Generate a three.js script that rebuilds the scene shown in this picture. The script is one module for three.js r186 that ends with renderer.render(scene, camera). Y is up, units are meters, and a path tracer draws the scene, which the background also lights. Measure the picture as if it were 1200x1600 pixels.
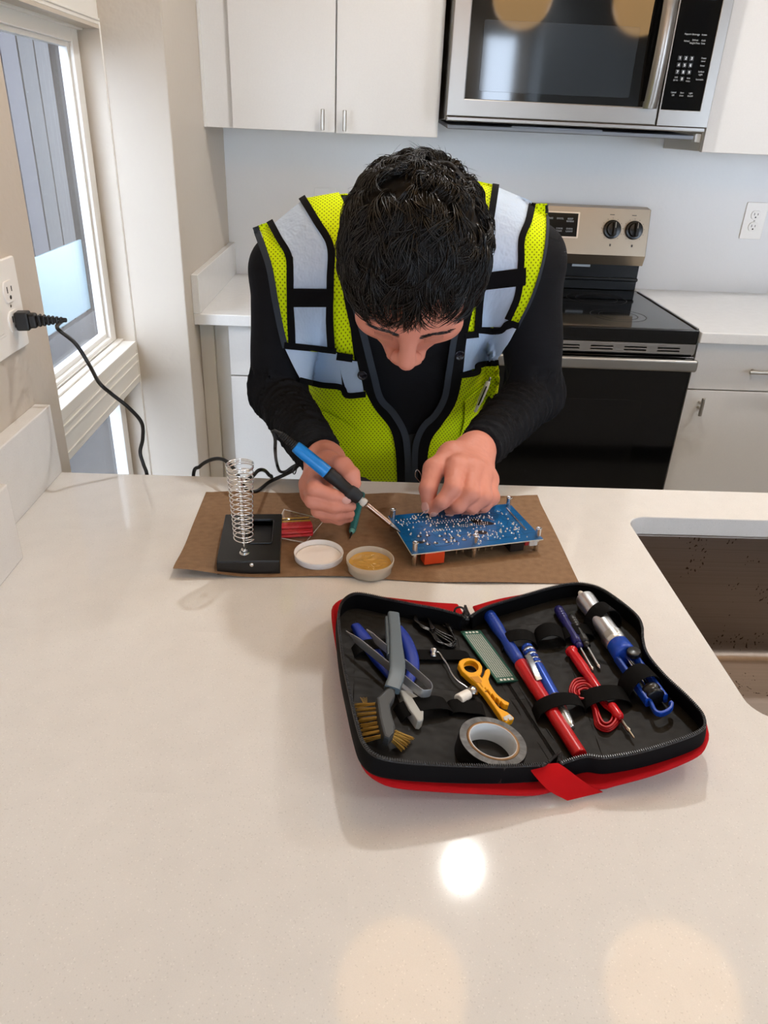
import * as THREE from 'three';
import { RoundedBoxGeometry } from 'three/addons/geometries/RoundedBoxGeometry.js';
import { mergeGeometries, mergeVertices } from 'three/addons/utils/BufferGeometryUtils.js';
import { ImprovedNoise } from 'three/addons/math/ImprovedNoise.js';

// ---------- camera, sky, lamps, exposure ----------
const scene = new THREE.Scene();
const FOCAL = 1155.9;                       // in pixels of a 1200 x 1600 frame
const camera = new THREE.PerspectiveCamera(2 * Math.atan(800 / FOCAL) * 180 / Math.PI, 0.75, 0.05, 60);
camera.position.set(0, 1.414, 0);
camera.rotation.order = 'YXZ';
camera.rotation.set(-0.481901, -0.0387629, 0.0455181);
camera.updateMatrixWorld(true);
scene.background = new THREE.Color(0.78, 0.92, 1.12);      // even overcast sky
scene.backgroundIntensity = 9.0;
const CAN_COLOR = new THREE.Color(1.0, 0.99, 0.972), CAN_POWER = 3.3;
const CAN_SPOTS = [[0.393, -1.688], [1.8, -1.688], [1.9, 0.55], [1.1, 2.2]];
const PENDANT_COLOR = new THREE.Color(1.0, 0.62, 0.27), PENDANT_POWER = 0.05;
const renderer = new THREE.WebGLRenderer({ antialias: true });
renderer.toneMapping = THREE.LinearToneMapping;
renderer.toneMappingExposure = 1.1;
renderer.shadowMap.enabled = true;

// ---------- helpers ----------
const V = (x, y, z) => new THREE.Vector3(x, y, z);
const YC = 0.914;                            // worktop height
let seed = 7;
const rnd = () => { seed = (seed * 1664525 + 1013904223) % 4294967296; return seed / 4294967296; };
const rr = (a, b) => a + (b - a) * rnd();
const noise = new ImprovedNoise();
const nz = (x, y, z) => noise.noise(x + 91.3, y + 37.7, z + 11.1);
const clamp = (x, a = 0, b = 1) => Math.min(b, Math.max(a, x));
const smooth = (a, b, x) => { const t = clamp((x - a) / (b - a)); return t * t * (3 - 2 * t); };
const lerp = (a, b, t) => a + (b - a) * t;

// a sight line of the photograph and where it meets the planes of the room (real places, measured)
function sight(px, py) { return V((px - 600) / FOCAL, -(py - 800) / FOCAL, -1).applyEuler(camera.rotation); }
function at(px, py, axis, value) {
  const d = sight(px, py), k = 'xyz'[axis], t = (value - camera.position[k]) / d[k];
  return camera.position.clone().addScaledVector(d, t);
}
const onTop = (px, py, h = 0) => at(px, py, 1, YC + h);
const atZ = (px, py, z) => at(px, py, 2, z);
function onPlane(px, py, origin, normal, offset = 0) {
  const d = sight(px, py), o = origin.clone().addScaledVector(normal, offset);
  const t = o.sub(camera.position).dot(normal) / d.dot(normal);
  return camera.position.clone().addScaledVector(d, t);
}

const counts = {};
function numbered(name) { const n = counts[name] = (counts[name] ?? -1) + 1; return n ? name + '_' + String(n).padStart(3, '0') : name; }
const baseOf = new Map();
function thing(name, label, category, base, group) {
  const o = new THREE.Group(); o.name = numbered(name); scene.add(o); o.position.copy(base);
  baseOf.set(o, base.clone()); o.userData = { label, category };
  if (group) o.userData.group = group;
  return o;
}
function plain(g) {                          // position, normal, uv only
  if (!g.attributes.normal) g.computeVertexNormals();
  if (!g.attributes.uv) g.setAttribute('uv', new THREE.BufferAttribute(new Float32Array(g.attributes.position.count * 2), 2));
  for (const k of Object.keys(g.attributes)) if (!['position', 'normal', 'uv'].includes(k)) g.deleteAttribute(k);
  return g;
}
function join(list) {
  const gs = list.flat(9).filter(Boolean).map(plain);
  if (gs.length === 1) return gs[0];
  const mixed = gs.some((g) => !g.index);
  return mergeGeometries(mixed ? gs.map((g) => g.index ? g.toNonIndexed() : g) : gs, false);
}
// a named mesh from geometry given in world coordinates
function part(name, geos, mat, parent, label) {
  const g = join(Array.isArray(geos) ? geos : [geos]), m = new THREE.Mesh(g, mat);
  m.name = name; m.castShadow = m.receiveShadow = true;
  const b = parent && baseOf.get(parent);
  if (b) { g.translate(-b.x, -b.y, -b.z); baseOf.set(m, b); }
  if (label) m.userData.label = label;
  (parent || scene).add(m);
  return m;
}
// a thing that is one mesh
function solo(name, geos, mat, label, category, group) {
  const g = join(Array.isArray(geos) ? geos : [geos]); g.computeBoundingBox();
  const c = g.boundingBox.getCenter(V()), b = V(c.x, g.boundingBox.min.y, c.z); g.translate(-b.x, -b.y, -b.z);
  const m = new THREE.Mesh(g, mat); m.name = numbered(name); m.position.copy(b); baseOf.set(m, b);
  m.castShadow = m.receiveShadow = true; m.userData = { label, category };
  if (group) m.userData.group = group;
  scene.add(m); return m;
}
function struct(name, geos, mat, parent) {
  const m = part(name, geos, mat, parent);
  if (!parent) m.userData.kind = 'structure';
  return m;
}
function structGroup(name) { const o = new THREE.Group(); o.name = name; o.userData.kind = 'structure'; scene.add(o); return o; }
function boxUV(g) {                          // uv in metres from the three axes
  const p = g.attributes.position, n = g.attributes.normal, uv = new Float32Array(p.count * 2);
  for (let i = 0; i < p.count; i++) {
    const ax = Math.abs(n.getX(i)), ay = Math.abs(n.getY(i)), az = Math.abs(n.getZ(i));
    if (ax >= ay && ax >= az) { uv[2 * i] = p.getZ(i); uv[2 * i + 1] = p.getY(i); }
    else if (ay >= az) { uv[2 * i] = p.getX(i); uv[2 * i + 1] = p.getZ(i); }
    else { uv[2 * i] = p.getX(i); uv[2 * i + 1] = p.getY(i); }
  }
  g.setAttribute('uv', new THREE.BufferAttribute(uv, 2)); return g;
}
// box from corner to corner, edges rounded by r
function box(x0, x1, y0, y1, z0, z1, r = 0.0015, seg = 2) {
  const w = Math.abs(x1 - x0), h = Math.abs(y1 - y0), d = Math.abs(z1 - z0);
  const g = r > 0 ? new RoundedBoxGeometry(w, h, d, seg, Math.min(r, w / 2.01, h / 2.01, d / 2.01)) : new THREE.BoxGeometry(w, h, d);
  g.translate((x0 + x1) / 2, (y0 + y1) / 2, (z0 + z1) / 2);
  return boxUV(g);
}
// box w x h x d with its own axes
function obox(center, size, xDir, yDir, r = 0.001, seg = 2) {
  const g = new RoundedBoxGeometry(size[0], size[1], size[2], seg, Math.min(r, size[0] / 2.01, size[1] / 2.01, size[2] / 2.01));
  boxUV(g);
  const x = xDir.clone().normalize(), z = x.clone().cross(yDir).normalize(), y = z.clone().cross(x);
  return g.applyMatrix4(new THREE.Matrix4().makeBasis(x, y, z).setPosition(center));
}
// round body along a to b: stations [distance along in metres, radius]
function turned(a, b, prof, seg = 20) {
  const pts = prof.map(([t, r]) => new THREE.Vector2(Math.max(r, 1e-5), t)), g = new THREE.LatheGeometry(pts, seg);
  const q = new THREE.Quaternion().setFromUnitVectors(V(0, 1, 0), b.clone().sub(a).normalize());
  return g.applyQuaternion(q).translate(a.x, a.y, a.z);
}
function rod(a, b, r0, r1 = r0, seg = 14) {
  const L = a.distanceTo(b), e = Math.min(r0, r1, L / 3) * 0.25;
  return turned(a, b, [[0, 0], [0, r0 - e], [e, r0], [L - e, r1], [L, r1 - e], [L, 0]], seg);
}
function tube(points, r, { steps, radial = 8, closed = false, tension = 0.5 } = {}) {
  const c = new THREE.CatmullRomCurve3(points, closed, 'catmullrom', tension);
  const g = new THREE.TubeGeometry(c, steps ?? Math.max(12, points.length * 8), r, radial, closed);
  if (closed) return g;
  return join([g, new THREE.SphereGeometry(r, radial, 6).translate(...points[0].toArray()), new THREE.SphereGeometry(r, radial, 6).translate(...points[points.length - 1].toArray())]);
}
// outline of [x, y] pairs -> Shape; holes likewise
function shapeOf(pts, holes = []) {
  const s = new THREE.Shape(pts.map(([x, y]) => new THREE.Vector2(x, y)));
  for (const h of holes) s.holes.push(new THREE.Path(h.map(([x, y]) => new THREE.Vector2(x, y))));
  return s;
}
function extrude(shape, depth, bevel = 0.0006, { segs = 2, curve = 12 } = {}) {
  return new THREE.ExtrudeGeometry(shape, { depth: depth - 2 * bevel, bevelEnabled: bevel > 0, bevelThickness: bevel, bevelSize: bevel, bevelOffset: -bevel, bevelSegments: segs, curveSegments: curve, steps: 1 }).translate(0, 0, bevel);
}
// places geometry made in the x-y plane (thickness along z) at origin with x along xd and z along nd
function place(g, origin, xd, nd) {
  const z = nd.clone().normalize(), x = xd.clone().addScaledVector(z, -xd.dot(z)).normalize(), y = z.clone().cross(x);
  return g.applyMatrix4(new THREE.Matrix4().makeBasis(x, y, z).setPosition(origin));
}
function roundRect(w, h, r, n = 6) {
  const out = [];
  for (const [sx, sy, a0] of [[1, 1, 0], [-1, 1, 1], [-1, -1, 2], [1, -1, 3]])
    for (let i = 0; i <= n; i++) { const a = (a0 + i / n) * Math.PI / 2; out.push([sx * (w / 2 - r) + r * Math.cos(a), sy * (h / 2 - r) + r * Math.sin(a)]); }
  return out;
}
// surface spanned by a grid of points, thickened if asked
function gridSurface(rows, { thick = 0, closedU = false } = {}) {
  const nv = rows.length, nu = rows[0].length, pos = [], uv = [], idx = [];
  const sheet = new THREE.BufferGeometry();
  for (let j = 0; j < nv; j++) for (let i = 0; i < nu; i++) { const p = rows[j][i]; pos.push(p.x, p.y, p.z); uv.push(i / (nu - 1), j / (nv - 1)); }
  for (let j = 0; j < nv - 1; j++) for (let i = 0; i < nu - 1; i++) { const a = j * nu + i, b = a + 1, c = a + nu, d = c + 1; idx.push(a, b, d, a, d, c); }
  sheet.setAttribute('position', new THREE.Float32BufferAttribute(pos, 3)); sheet.setAttribute('uv', new THREE.Float32BufferAttribute(uv, 2)); sheet.setIndex(idx); sheet.computeVertexNormals();
  if (!thick) return sheet;
  const N = sheet.attributes.normal, n = nv * nu, pos2 = pos.slice(), uv2 = uv.concat(uv), idx2 = idx.slice();
  for (let k = 0; k < n; k++) pos2.push(pos[3 * k] - N.getX(k) * thick, pos[3 * k + 1] - N.getY(k) * thick, pos[3 * k + 2] - N.getZ(k) * thick);
  for (let k = 0; k < idx.length; k += 3) idx2.push(n + idx[k], n + idx[k + 2], n + idx[k + 1]);
  const rim = [];
  for (let i = 0; i < nu; i++) rim.push(i);
  for (let j = 1; j < nv; j++) rim.push(j * nu + nu - 1);
  for (let i = nu - 2; i >= 0; i--) rim.push((nv - 1) * nu + i);
  for (let j = nv - 2; j > 0; j--) rim.push(j * nu);
  const base = pos2.length / 3;                 // the rim has vertices of its own so that its edge stays crisp
  for (const k of rim) { pos2.push(...pos2.slice(3 * k, 3 * k + 3)); uv2.push(uv[2 * k], uv[2 * k + 1]); }
  for (const k of rim) { pos2.push(...pos2.slice(3 * (n + k), 3 * (n + k) + 3)); uv2.push(uv[2 * k], uv[2 * k + 1]); }
  const m = rim.length;
  for (let k = 0; k < m; k++) { const a = base + k, b = base + (k + 1) % m, c = a + m, d = b + m; idx2.push(a, c, b, b, c, d); }
  const g = new THREE.BufferGeometry();
  g.setAttribute('position', new THREE.Float32BufferAttribute(pos2, 3)); g.setAttribute('uv', new THREE.Float32BufferAttribute(uv2, 2)); g.setIndex(idx2); g.computeVertexNormals();
  return g;
}
// points evenly along a smooth line through the given ones
function along(pts, n, tension = 0.5) { return new THREE.CatmullRomCurve3(pts, false, 'catmullrom', tension).getSpacedPoints(n - 1); }

// ---------- materials ----------
function dataTex(w, h, fn, srgb = true) {
  const d = new Uint8Array(w * h * 4);
  for (let j = 0; j < h; j++) for (let i = 0; i < w; i++) { const c = fn(i / w, j / h, i, j), k = 4 * (j * w + i); d[k] = clamp(c[0]) * 255; d[k + 1] = clamp(c[1]) * 255; d[k + 2] = clamp(c[2]) * 255; d[k + 3] = (c[3] ?? 1) * 255; }
  const t = new THREE.DataTexture(d, w, h); t.wrapS = t.wrapT = THREE.RepeatWrapping; t.magFilter = THREE.LinearFilter; t.minFilter = THREE.LinearMipmapLinearFilter; t.generateMipmaps = true;
  if (srgb) t.colorSpace = THREE.SRGBColorSpace;
  t.needsUpdate = true; return t;
}
const tiled = (t, per) => { const c = t.clone(); c.repeat.set(1 / per, 1 / per); c.needsUpdate = true; return c; };
const grey = (f) => (...a) => { const v = f(...a); return [v, v, v]; };
const hash = (i, j) => { const s = Math.sin(i * 127.1 + j * 311.7) * 43758.5453; return s - Math.floor(s); };
function std(color, roughness = 0.5, more = {}) { return new THREE.MeshStandardMaterial({ color, roughness, ...more }); }
function phys(color, roughness = 0.5, more = {}) { return new THREE.MeshPhysicalMaterial({ color, roughness, ...more }); }
const fineGrain = dataTex(256, 256, grey((u, v, i, j) => 0.5 + 0.5 * (hash(i, j) - 0.5)), false);
const plasterBump = dataTex(256, 256, grey((u, v, i, j) => 0.5 + 0.22 * nz(u * 24, v * 24, 0.3) + 0.15 * nz(u * 60, v * 60, 4.3)), false);
const quartzMap = dataTex(512, 512, (u, v, i, j) => {
  const h = hash(i >> 1, j >> 1), k = hash(i + 71, j + 13), s = 0.955 + 0.02 * (k - 0.5) + (h > 0.985 ? 0.045 : h < 0.02 ? -0.05 : 0) + 0.012 * nz(u * 9, v * 9, 2);
  return [s * 0.93, s * 0.922, s * 0.908];
});
const brushed = dataTex(256, 256, grey((u, v, i, j) => 0.5 + 0.32 * (hash(3, j) - 0.5) + 0.25 * (hash(i >> 4, j + 9) - 0.5)), false);
const linenMap = dataTex(256, 256, grey((u, v, i, j) => 0.985 + 0.012 * (hash(i >> 3, j) - 0.5) + 0.012 * (hash(i, j >> 3) - 0.5)));
const M = {
  wall: std(0xcabfb1, 0.48, { bumpMap: tiled(plasterBump, 0.35), bumpScale: 0.0012 }),
  splash: std(0xe4e4e4, 0.3, { bumpMap: tiled(plasterBump, 0.35), bumpScale: 0.0004 }),
  ceiling: std(0xf2f1ef, 0.8),
  trim: std(0xece8e1, 0.35),
  vinyl: std(0xf0eeea, 0.3),
  quartz: phys(0xffffff, 0.065, { map: tiled(quartzMap, 0.22), ior: 1.52 }),
  cabinet: std(0xdfdcd8, 0.42, { map: tiled(linenMap, 0.16) }),
  cabinetSide: std(0xd9d2c7, 0.45),
  nickel: std(0xb5aea4, 0.3, { metalness: 1 }),
  steel: std(0x9a958f, 0.3, { metalness: 1, roughnessMap: null, bumpMap: tiled(brushed, 0.12), bumpScale: 0.00006 }),
  chrome: std(0xdedede, 0.12, { metalness: 1 }),
  blackGlass: phys(0x020202, 0.06, { ior: 1.42 }),
  doorGlass: phys(0x030303, 0.045, { ior: 1.85 }),
  blackPlastic: std(0x0d0d0d, 0.4),
  blackMatte: std(0x111111, 0.75),
  floor: std(0xa59f96, 0.45),
  whitePlastic: std(0xf2efe9, 0.28),
  darkSlot: std(0x1c1a18, 0.6),
};
// ---------- the room ----------
const ZB = -2.794, XL = -0.487, CEIL = 2.7, XR = 5.4, ZF = 3.0;
const t = 0.12;
struct('floor', box(-0.8, XR + t, -0.12, 0, ZB - t, ZF + t, 0), M.floor);
struct('ceiling', box(-0.8, XR + t, CEIL, CEIL + 0.12, ZB - t, ZF + t, 0), M.ceiling);
struct('wall_back', box(-0.8, XR + t, 0, CEIL, ZB - t, ZB, 0), M.splash);
struct('wall_right', box(XR, XR + t, 0, CEIL, ZB, ZF, 0), M.wall);
const ZN = -1.15, ZP = -2.065, XW = -0.635;                  // end of the near wall, the pier face, the window wall of the bay
struct('wall_left', [box(XL - 0.3, XL, 0, CEIL, ZN, ZF, 0.002), box(XL, XL + 0.034, 0, CEIL, -0.782, ZF, 0.002)], M.wall);
struct('wall_pier', box(XL - 0.235, XL, 0, CEIL, ZB, ZP, 0.004), M.wall);
// the wall of the bay round its window: opening from z -2.0 to -1.2, y 0.2 to 1.6
const WY0 = 0.12, WY1 = 1.585, WZ0 = -2.06, WZ1 = -1.2;
struct('wall_bay', [box(XW - 0.087, XW, 0, WY0, ZP, ZN, 0), box(XW - 0.087, XW, WY1, CEIL, ZP, ZN, 0), box(XW - 0.087, XW, WY0, WY1, ZP, WZ0, 0), box(XW - 0.087, XW, WY0, WY1, WZ1, ZN, 0)], M.wall);
// wall behind the camera with two glazed openings
const F = [[-0.25, 0.55, 0.05, 2.15], [0.98, 1.34, 0.9, 2.2], [3.3, 5.2, 0.25, 2.4]];
struct('wall_front', [box(-0.8, F[0][0], 0, CEIL, ZF, ZF + t, 0), box(F[0][1], F[1][0], 0, CEIL, ZF, ZF + t, 0), box(F[1][1], F[2][0], 0, CEIL, ZF, ZF + t, 0), box(F[2][1], XR + t, 0, CEIL, ZF, ZF + t, 0),
  ...F.flatMap(([a, b, c, d]) => [box(a, b, 0, c, ZF, ZF + t, 0), box(a, b, d, CEIL, ZF, ZF + t, 0)])], M.wall);
const pane = phys(0xffffff, 0.02, { transmission: 1, thickness: 0, ior: 1.38 });
F.forEach(([a, b, c, d], i) => {
  const g = structGroup(i ? 'window_' + (i + 1) : 'door_1');
  const w = 0.05;
  part('frame', [box(a, a + w, c, d, ZF + 0.02, ZF + 0.08), box(b - w, b, c, d, ZF + 0.02, ZF + 0.08), box(a, b, c, c + w, ZF + 0.02, ZF + 0.08), box(a, b, d - w, d, ZF + 0.02, ZF + 0.08)], M.vinyl, g);
  part('pane', box(a + w, b - w, c + w, d - w, ZF + 0.045, ZF + 0.05, 0), pane, g);
});
// window of the bay: upper sash over a lower light, sill and apron between, the frames set back in a plain reveal
{
  const g = structGroup('window_1');
  const xf = -0.685, ZR = ZP + 0.004;
  const bar = (y0, y1, z0, z1, x0, x1, r = 0.002) => box(x0, x1, y0, y1, z0, z1, r);
  part('reveal', [bar(0.12, 1.60, ZP - 0.03, ZR, xf - 0.034, XW + 0.002, 0.0025)], M.trim, g);
  part('head', [bar(1.592, 1.70, ZR, ZN - 0.001, xf - 0.034, XW + 0.001), bar(1.60, 1.606, ZR, ZN - 0.001, XW - 0.01, XW + 0.004), bar(1.64, 1.648, ZR, ZN - 0.001, XW - 0.01, XW + 0.004), bar(1.58, 1.592, ZR, ZN - 0.001, xf - 0.034, xf + 0.012)], M.trim, g);
  part('window_frame', [bar(0.845, 1.585, -2.056, -2.014, xf - 0.034, xf), bar(1.553, 1.585, -2.014, WZ1, xf - 0.034, xf), bar(0.845, 0.872, -2.014, WZ1, xf - 0.034, xf), bar(0.86, 0.864, -2.014, WZ1, xf - 0.01, xf + 0.003)], M.vinyl, g);
  const sash = part('window_sash', [bar(0.872, 1.553, -2.0135, -2.004, xf - 0.03, xf - 0.010, 0.001), bar(1.543, 1.553, -2.004, WZ1, xf - 0.03, xf - 0.010, 0.001), bar(0.872, 0.884, -2.004, WZ1, xf - 0.03, xf - 0.010, 0.001)], M.vinyl, g);
  part('pane', box(xf - 0.021, xf - 0.016, 0.884, 1.543, -2.004, WZ1, 0), pane, sash);
  part('window_sill', [bar(0.826, 0.852, ZR, ZN - 0.001, xf - 0.034, XW + 0.001, 0.002), bar(0.852, 0.858, ZR, ZN - 0.001, xf + 0.001, xf + 0.018, 0.002)], M.trim, g);
  part('apron', [bar(0.735, 0.826, ZR, ZN - 0.001, xf - 0.034, XW, 0.002), bar(0.812, 0.818, ZR, ZN - 0.001, XW - 0.004, XW + 0.003, 0.001), bar(0.792, 0.797, ZR, ZN - 0.001, XW - 0.004, XW + 0.003, 0.001), bar(0.752, 0.757, ZR, ZN - 0.001, XW - 0.004, XW + 0.003, 0.001)], M.trim, g);
  const low = part('lower_frame', [bar(0.12, 0.735, -2.056, -2.014, xf - 0.034, xf), bar(0.12, 0.2, -2.014, WZ1, xf - 0.034, xf)], M.vinyl, g);
  part('pane', box(xf - 0.021, xf - 0.016, 0.19, 0.74, -2.014, WZ1, 0), pane, low);
}
// outside the bay window: dark neighbouring house with boards, a frosted balcony panel before it
{
  const o = thing('neighbour_house', 'dark brown house wall with vertical boards seen through the window on the left', 'house', V(-4.2, -3, -9));
  part('wall', box(-4.6, -4.2, -3, 8, -22, 1.5, 0), std(0x0c0a0a, 0.8), o);
  for (let k = 0; k < 46; k++) part('board', box(-4.2, -4.17 + 0.02 * hash(k, 3), -3, 8, -21.8 + k * 0.5 + 0.015, -21.8 + k * 0.5 + 0.47, 0.004), std(k % 5 === 3 ? 0x1f1b21 : k % 3 ? 0x110e0f : 0x161314, 0.75), o);
  const dk = thing('balcony', 'neighbouring balcony with a pale frosted panel outside the window', 'balcony', V(-2.65, -0.5, -6.5));
  part('panel', box(-2.66, -2.64, -0.27, 0.36, -7.3, -2.0, 0.004), std(0x54666c, 0.4), dk);
  part('post', box(-2.70, -2.58, -3, 3.5, -7.6, -7.36, 0.004), std(0x131216, 0.7), dk);
  part('fascia', box(-2.68, -2.62, -3, -0.3, -7.36, -2.0, 0.004), std(0x151114, 0.7), dk);
  struct('ground', box(-22, 22, -3.1, -3.0, -24, 24, 0), std(0x3a3835, 0.9));
}
// recessed ceiling lamps
CAN_SPOTS.forEach(([x, z], i) => {
  const o = thing('recessed_light', ['round recessed ceiling lamp over the aisle in front of the microwave', 'round recessed ceiling lamp over the aisle further right', 'round recessed ceiling lamp right of the island', 'round recessed ceiling lamp near the glass door'][i], 'ceiling lamp', V(x, CEIL, z), 'recessed ceiling lamps');
  part('trim_ring', turned(V(x, CEIL, z), V(x, CEIL - 1, z), [[0, 0.07], [0.006, 0.068], [0.006, 0.05], [0, 0.048]], 32), M.trim, o);
  part('lens', new THREE.CylinderGeometry(0.048, 0.048, 0.004, 32).translate(x, CEIL - 0.002, z), std(0xffffff, 0.5, { emissive: CAN_COLOR, emissiveIntensity: 3 }), o);
  const s = new THREE.SpotLight(CAN_COLOR, CAN_POWER, 0, 1.25, 0.5, 2);
  s.position.set(x, CEIL - 0.03, z); s.target.position.set(x, 0, z); s.castShadow = true; s.shadow.radius = 1.9; s.shadow.mapSize.set(1024, 1024);
  scene.add(s, s.target);
});
// pendants over the island
[[0.11, -0.86], [0.655, -0.86], [1.19, -0.86]].forEach(([x, z], i) => {
  const y = 1.94, r = 0.13;
  const o = thing('pendant_lamp', ['glowing amber globe pendant over the left of the island', 'glowing amber globe pendant over the sink, middle of the row', 'glowing amber globe pendant over the right end of the island'][i], 'pendant lamp', V(x, y - r, z), 'amber globe pendants');
  part('globe', new THREE.SphereGeometry(r, 40, 28).translate(x, y, z), std(0x9a5a20, 0.25, { emissive: PENDANT_COLOR, emissiveIntensity: 2.9 }), o);
  part('cap', rod(V(x, y + r - 0.012, z), V(x, y + r + 0.05, z), 0.035, 0.02), M.nickel, o);
  part('cable', rod(V(x, y + r + 0.04, z), V(x, CEIL - 0.02, z), 0.003), M.blackPlastic, o);
  part('canopy', rod(V(x, CEIL - 0.025, z), V(x, CEIL, z), 0.06), M.nickel, o);
  const l = new THREE.PointLight(PENDANT_COLOR, PENDANT_POWER, 0, 2); l.position.set(x, y, z); l.castShadow = true; l.shadow.radius = 4; scene.add(l);
});
// ---------- kitchen along the back wall ----------
const ZU = ZB + 0.33;                        // upper cabinet fronts
function barPull(a, b, out, r = 0.0055) {    // bar handle from a to b standing off along out
  const d = b.clone().sub(a).normalize(), o = out.clone().multiplyScalar(0.026);
  const p = a.clone().addScaledVector(d, 0.02), q = b.clone().addScaledVector(d, -0.02);
  return [rod(a.clone().add(o), b.clone().add(o), r), rod(p, p.clone().add(o), r * 0.75), rod(q, q.clone().add(o), r * 0.75)];
}
const OUT = V(0, 0, 1);
{
  const YB = 1.387, YT = 2.45;
  const o = thing('upper_cabinet', 'white two-door wall cabinet with bar handles, left of the microwave', 'cabinet', V(-0.14, YB, ZB));
  part('carcass', box(-0.402, 0.205, YB + 0.004, YT, ZB, ZU - 0.021, 0.001), M.cabinet, o);
  part('filler', box(-0.48, -0.4025, YB, YT, ZB, ZU - 0.014), M.cabinet, o);
  part('scribe_strip', box(-0.487, -0.479, YB, YT, ZU - 0.03, ZU - 0.004), M.cabinet, o);
  const d1 = part('door', box(-0.4015, -0.1015, YB, YT, ZU - 0.02, ZU, 0.0015), M.cabinet, o);
  const d2 = part('door', box(-0.0975, 0.2035, YB - 0.001, YT, ZU - 0.02, ZU, 0.0015), M.cabinet, o);
  part('handle', barPull(V(-0.136, 1.39 + 0.002, ZU), V(-0.136, 1.447, ZU), OUT), M.nickel, d1);
  part('handle', barPull(V(-0.072, 1.39 + 0.002, ZU), V(-0.072, 1.447, ZU), OUT), M.nickel, d2);
  const r = thing('upper_cabinet', 'plain white wall cabinet to the right of the microwave', 'cabinet', V(1.4, YB, ZB));
  part('carcass', box(1.003, 2.3, 1.381, YT, ZB, ZU - 0.021), M.cabinetSide, r);
  part('door', box(1.0035, 1.655, 1.379, YT, ZU - 0.02, ZU), M.cabinet, r);
  part('door', box(1.659, 2.3, 1.379, YT, ZU - 0.02, ZU), M.cabinet, r);
  part('wire_clip', box(0.985, 1.0025, 1.405, 1.428, ZU - 0.05, ZU - 0.025), M.whitePlastic, r, 'small white clip under the cabinet edge');
  const s = thing('upper_cabinet', 'short white cabinet directly above the microwave', 'cabinet', V(0.59, 1.86, ZB));
  part('carcass', box(0.2075, 1.001, 1.873, YT, ZB, ZU - 0.021), M.cabinetSide, s);
  part('door', box(0.208, 0.6, 1.873, YT, ZU - 0.02, ZU), M.cabinet, s);
  part('door', box(0.604, 1.0, 1.873, YT, ZU - 0.02, ZU), M.cabinet, s);
}
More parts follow.
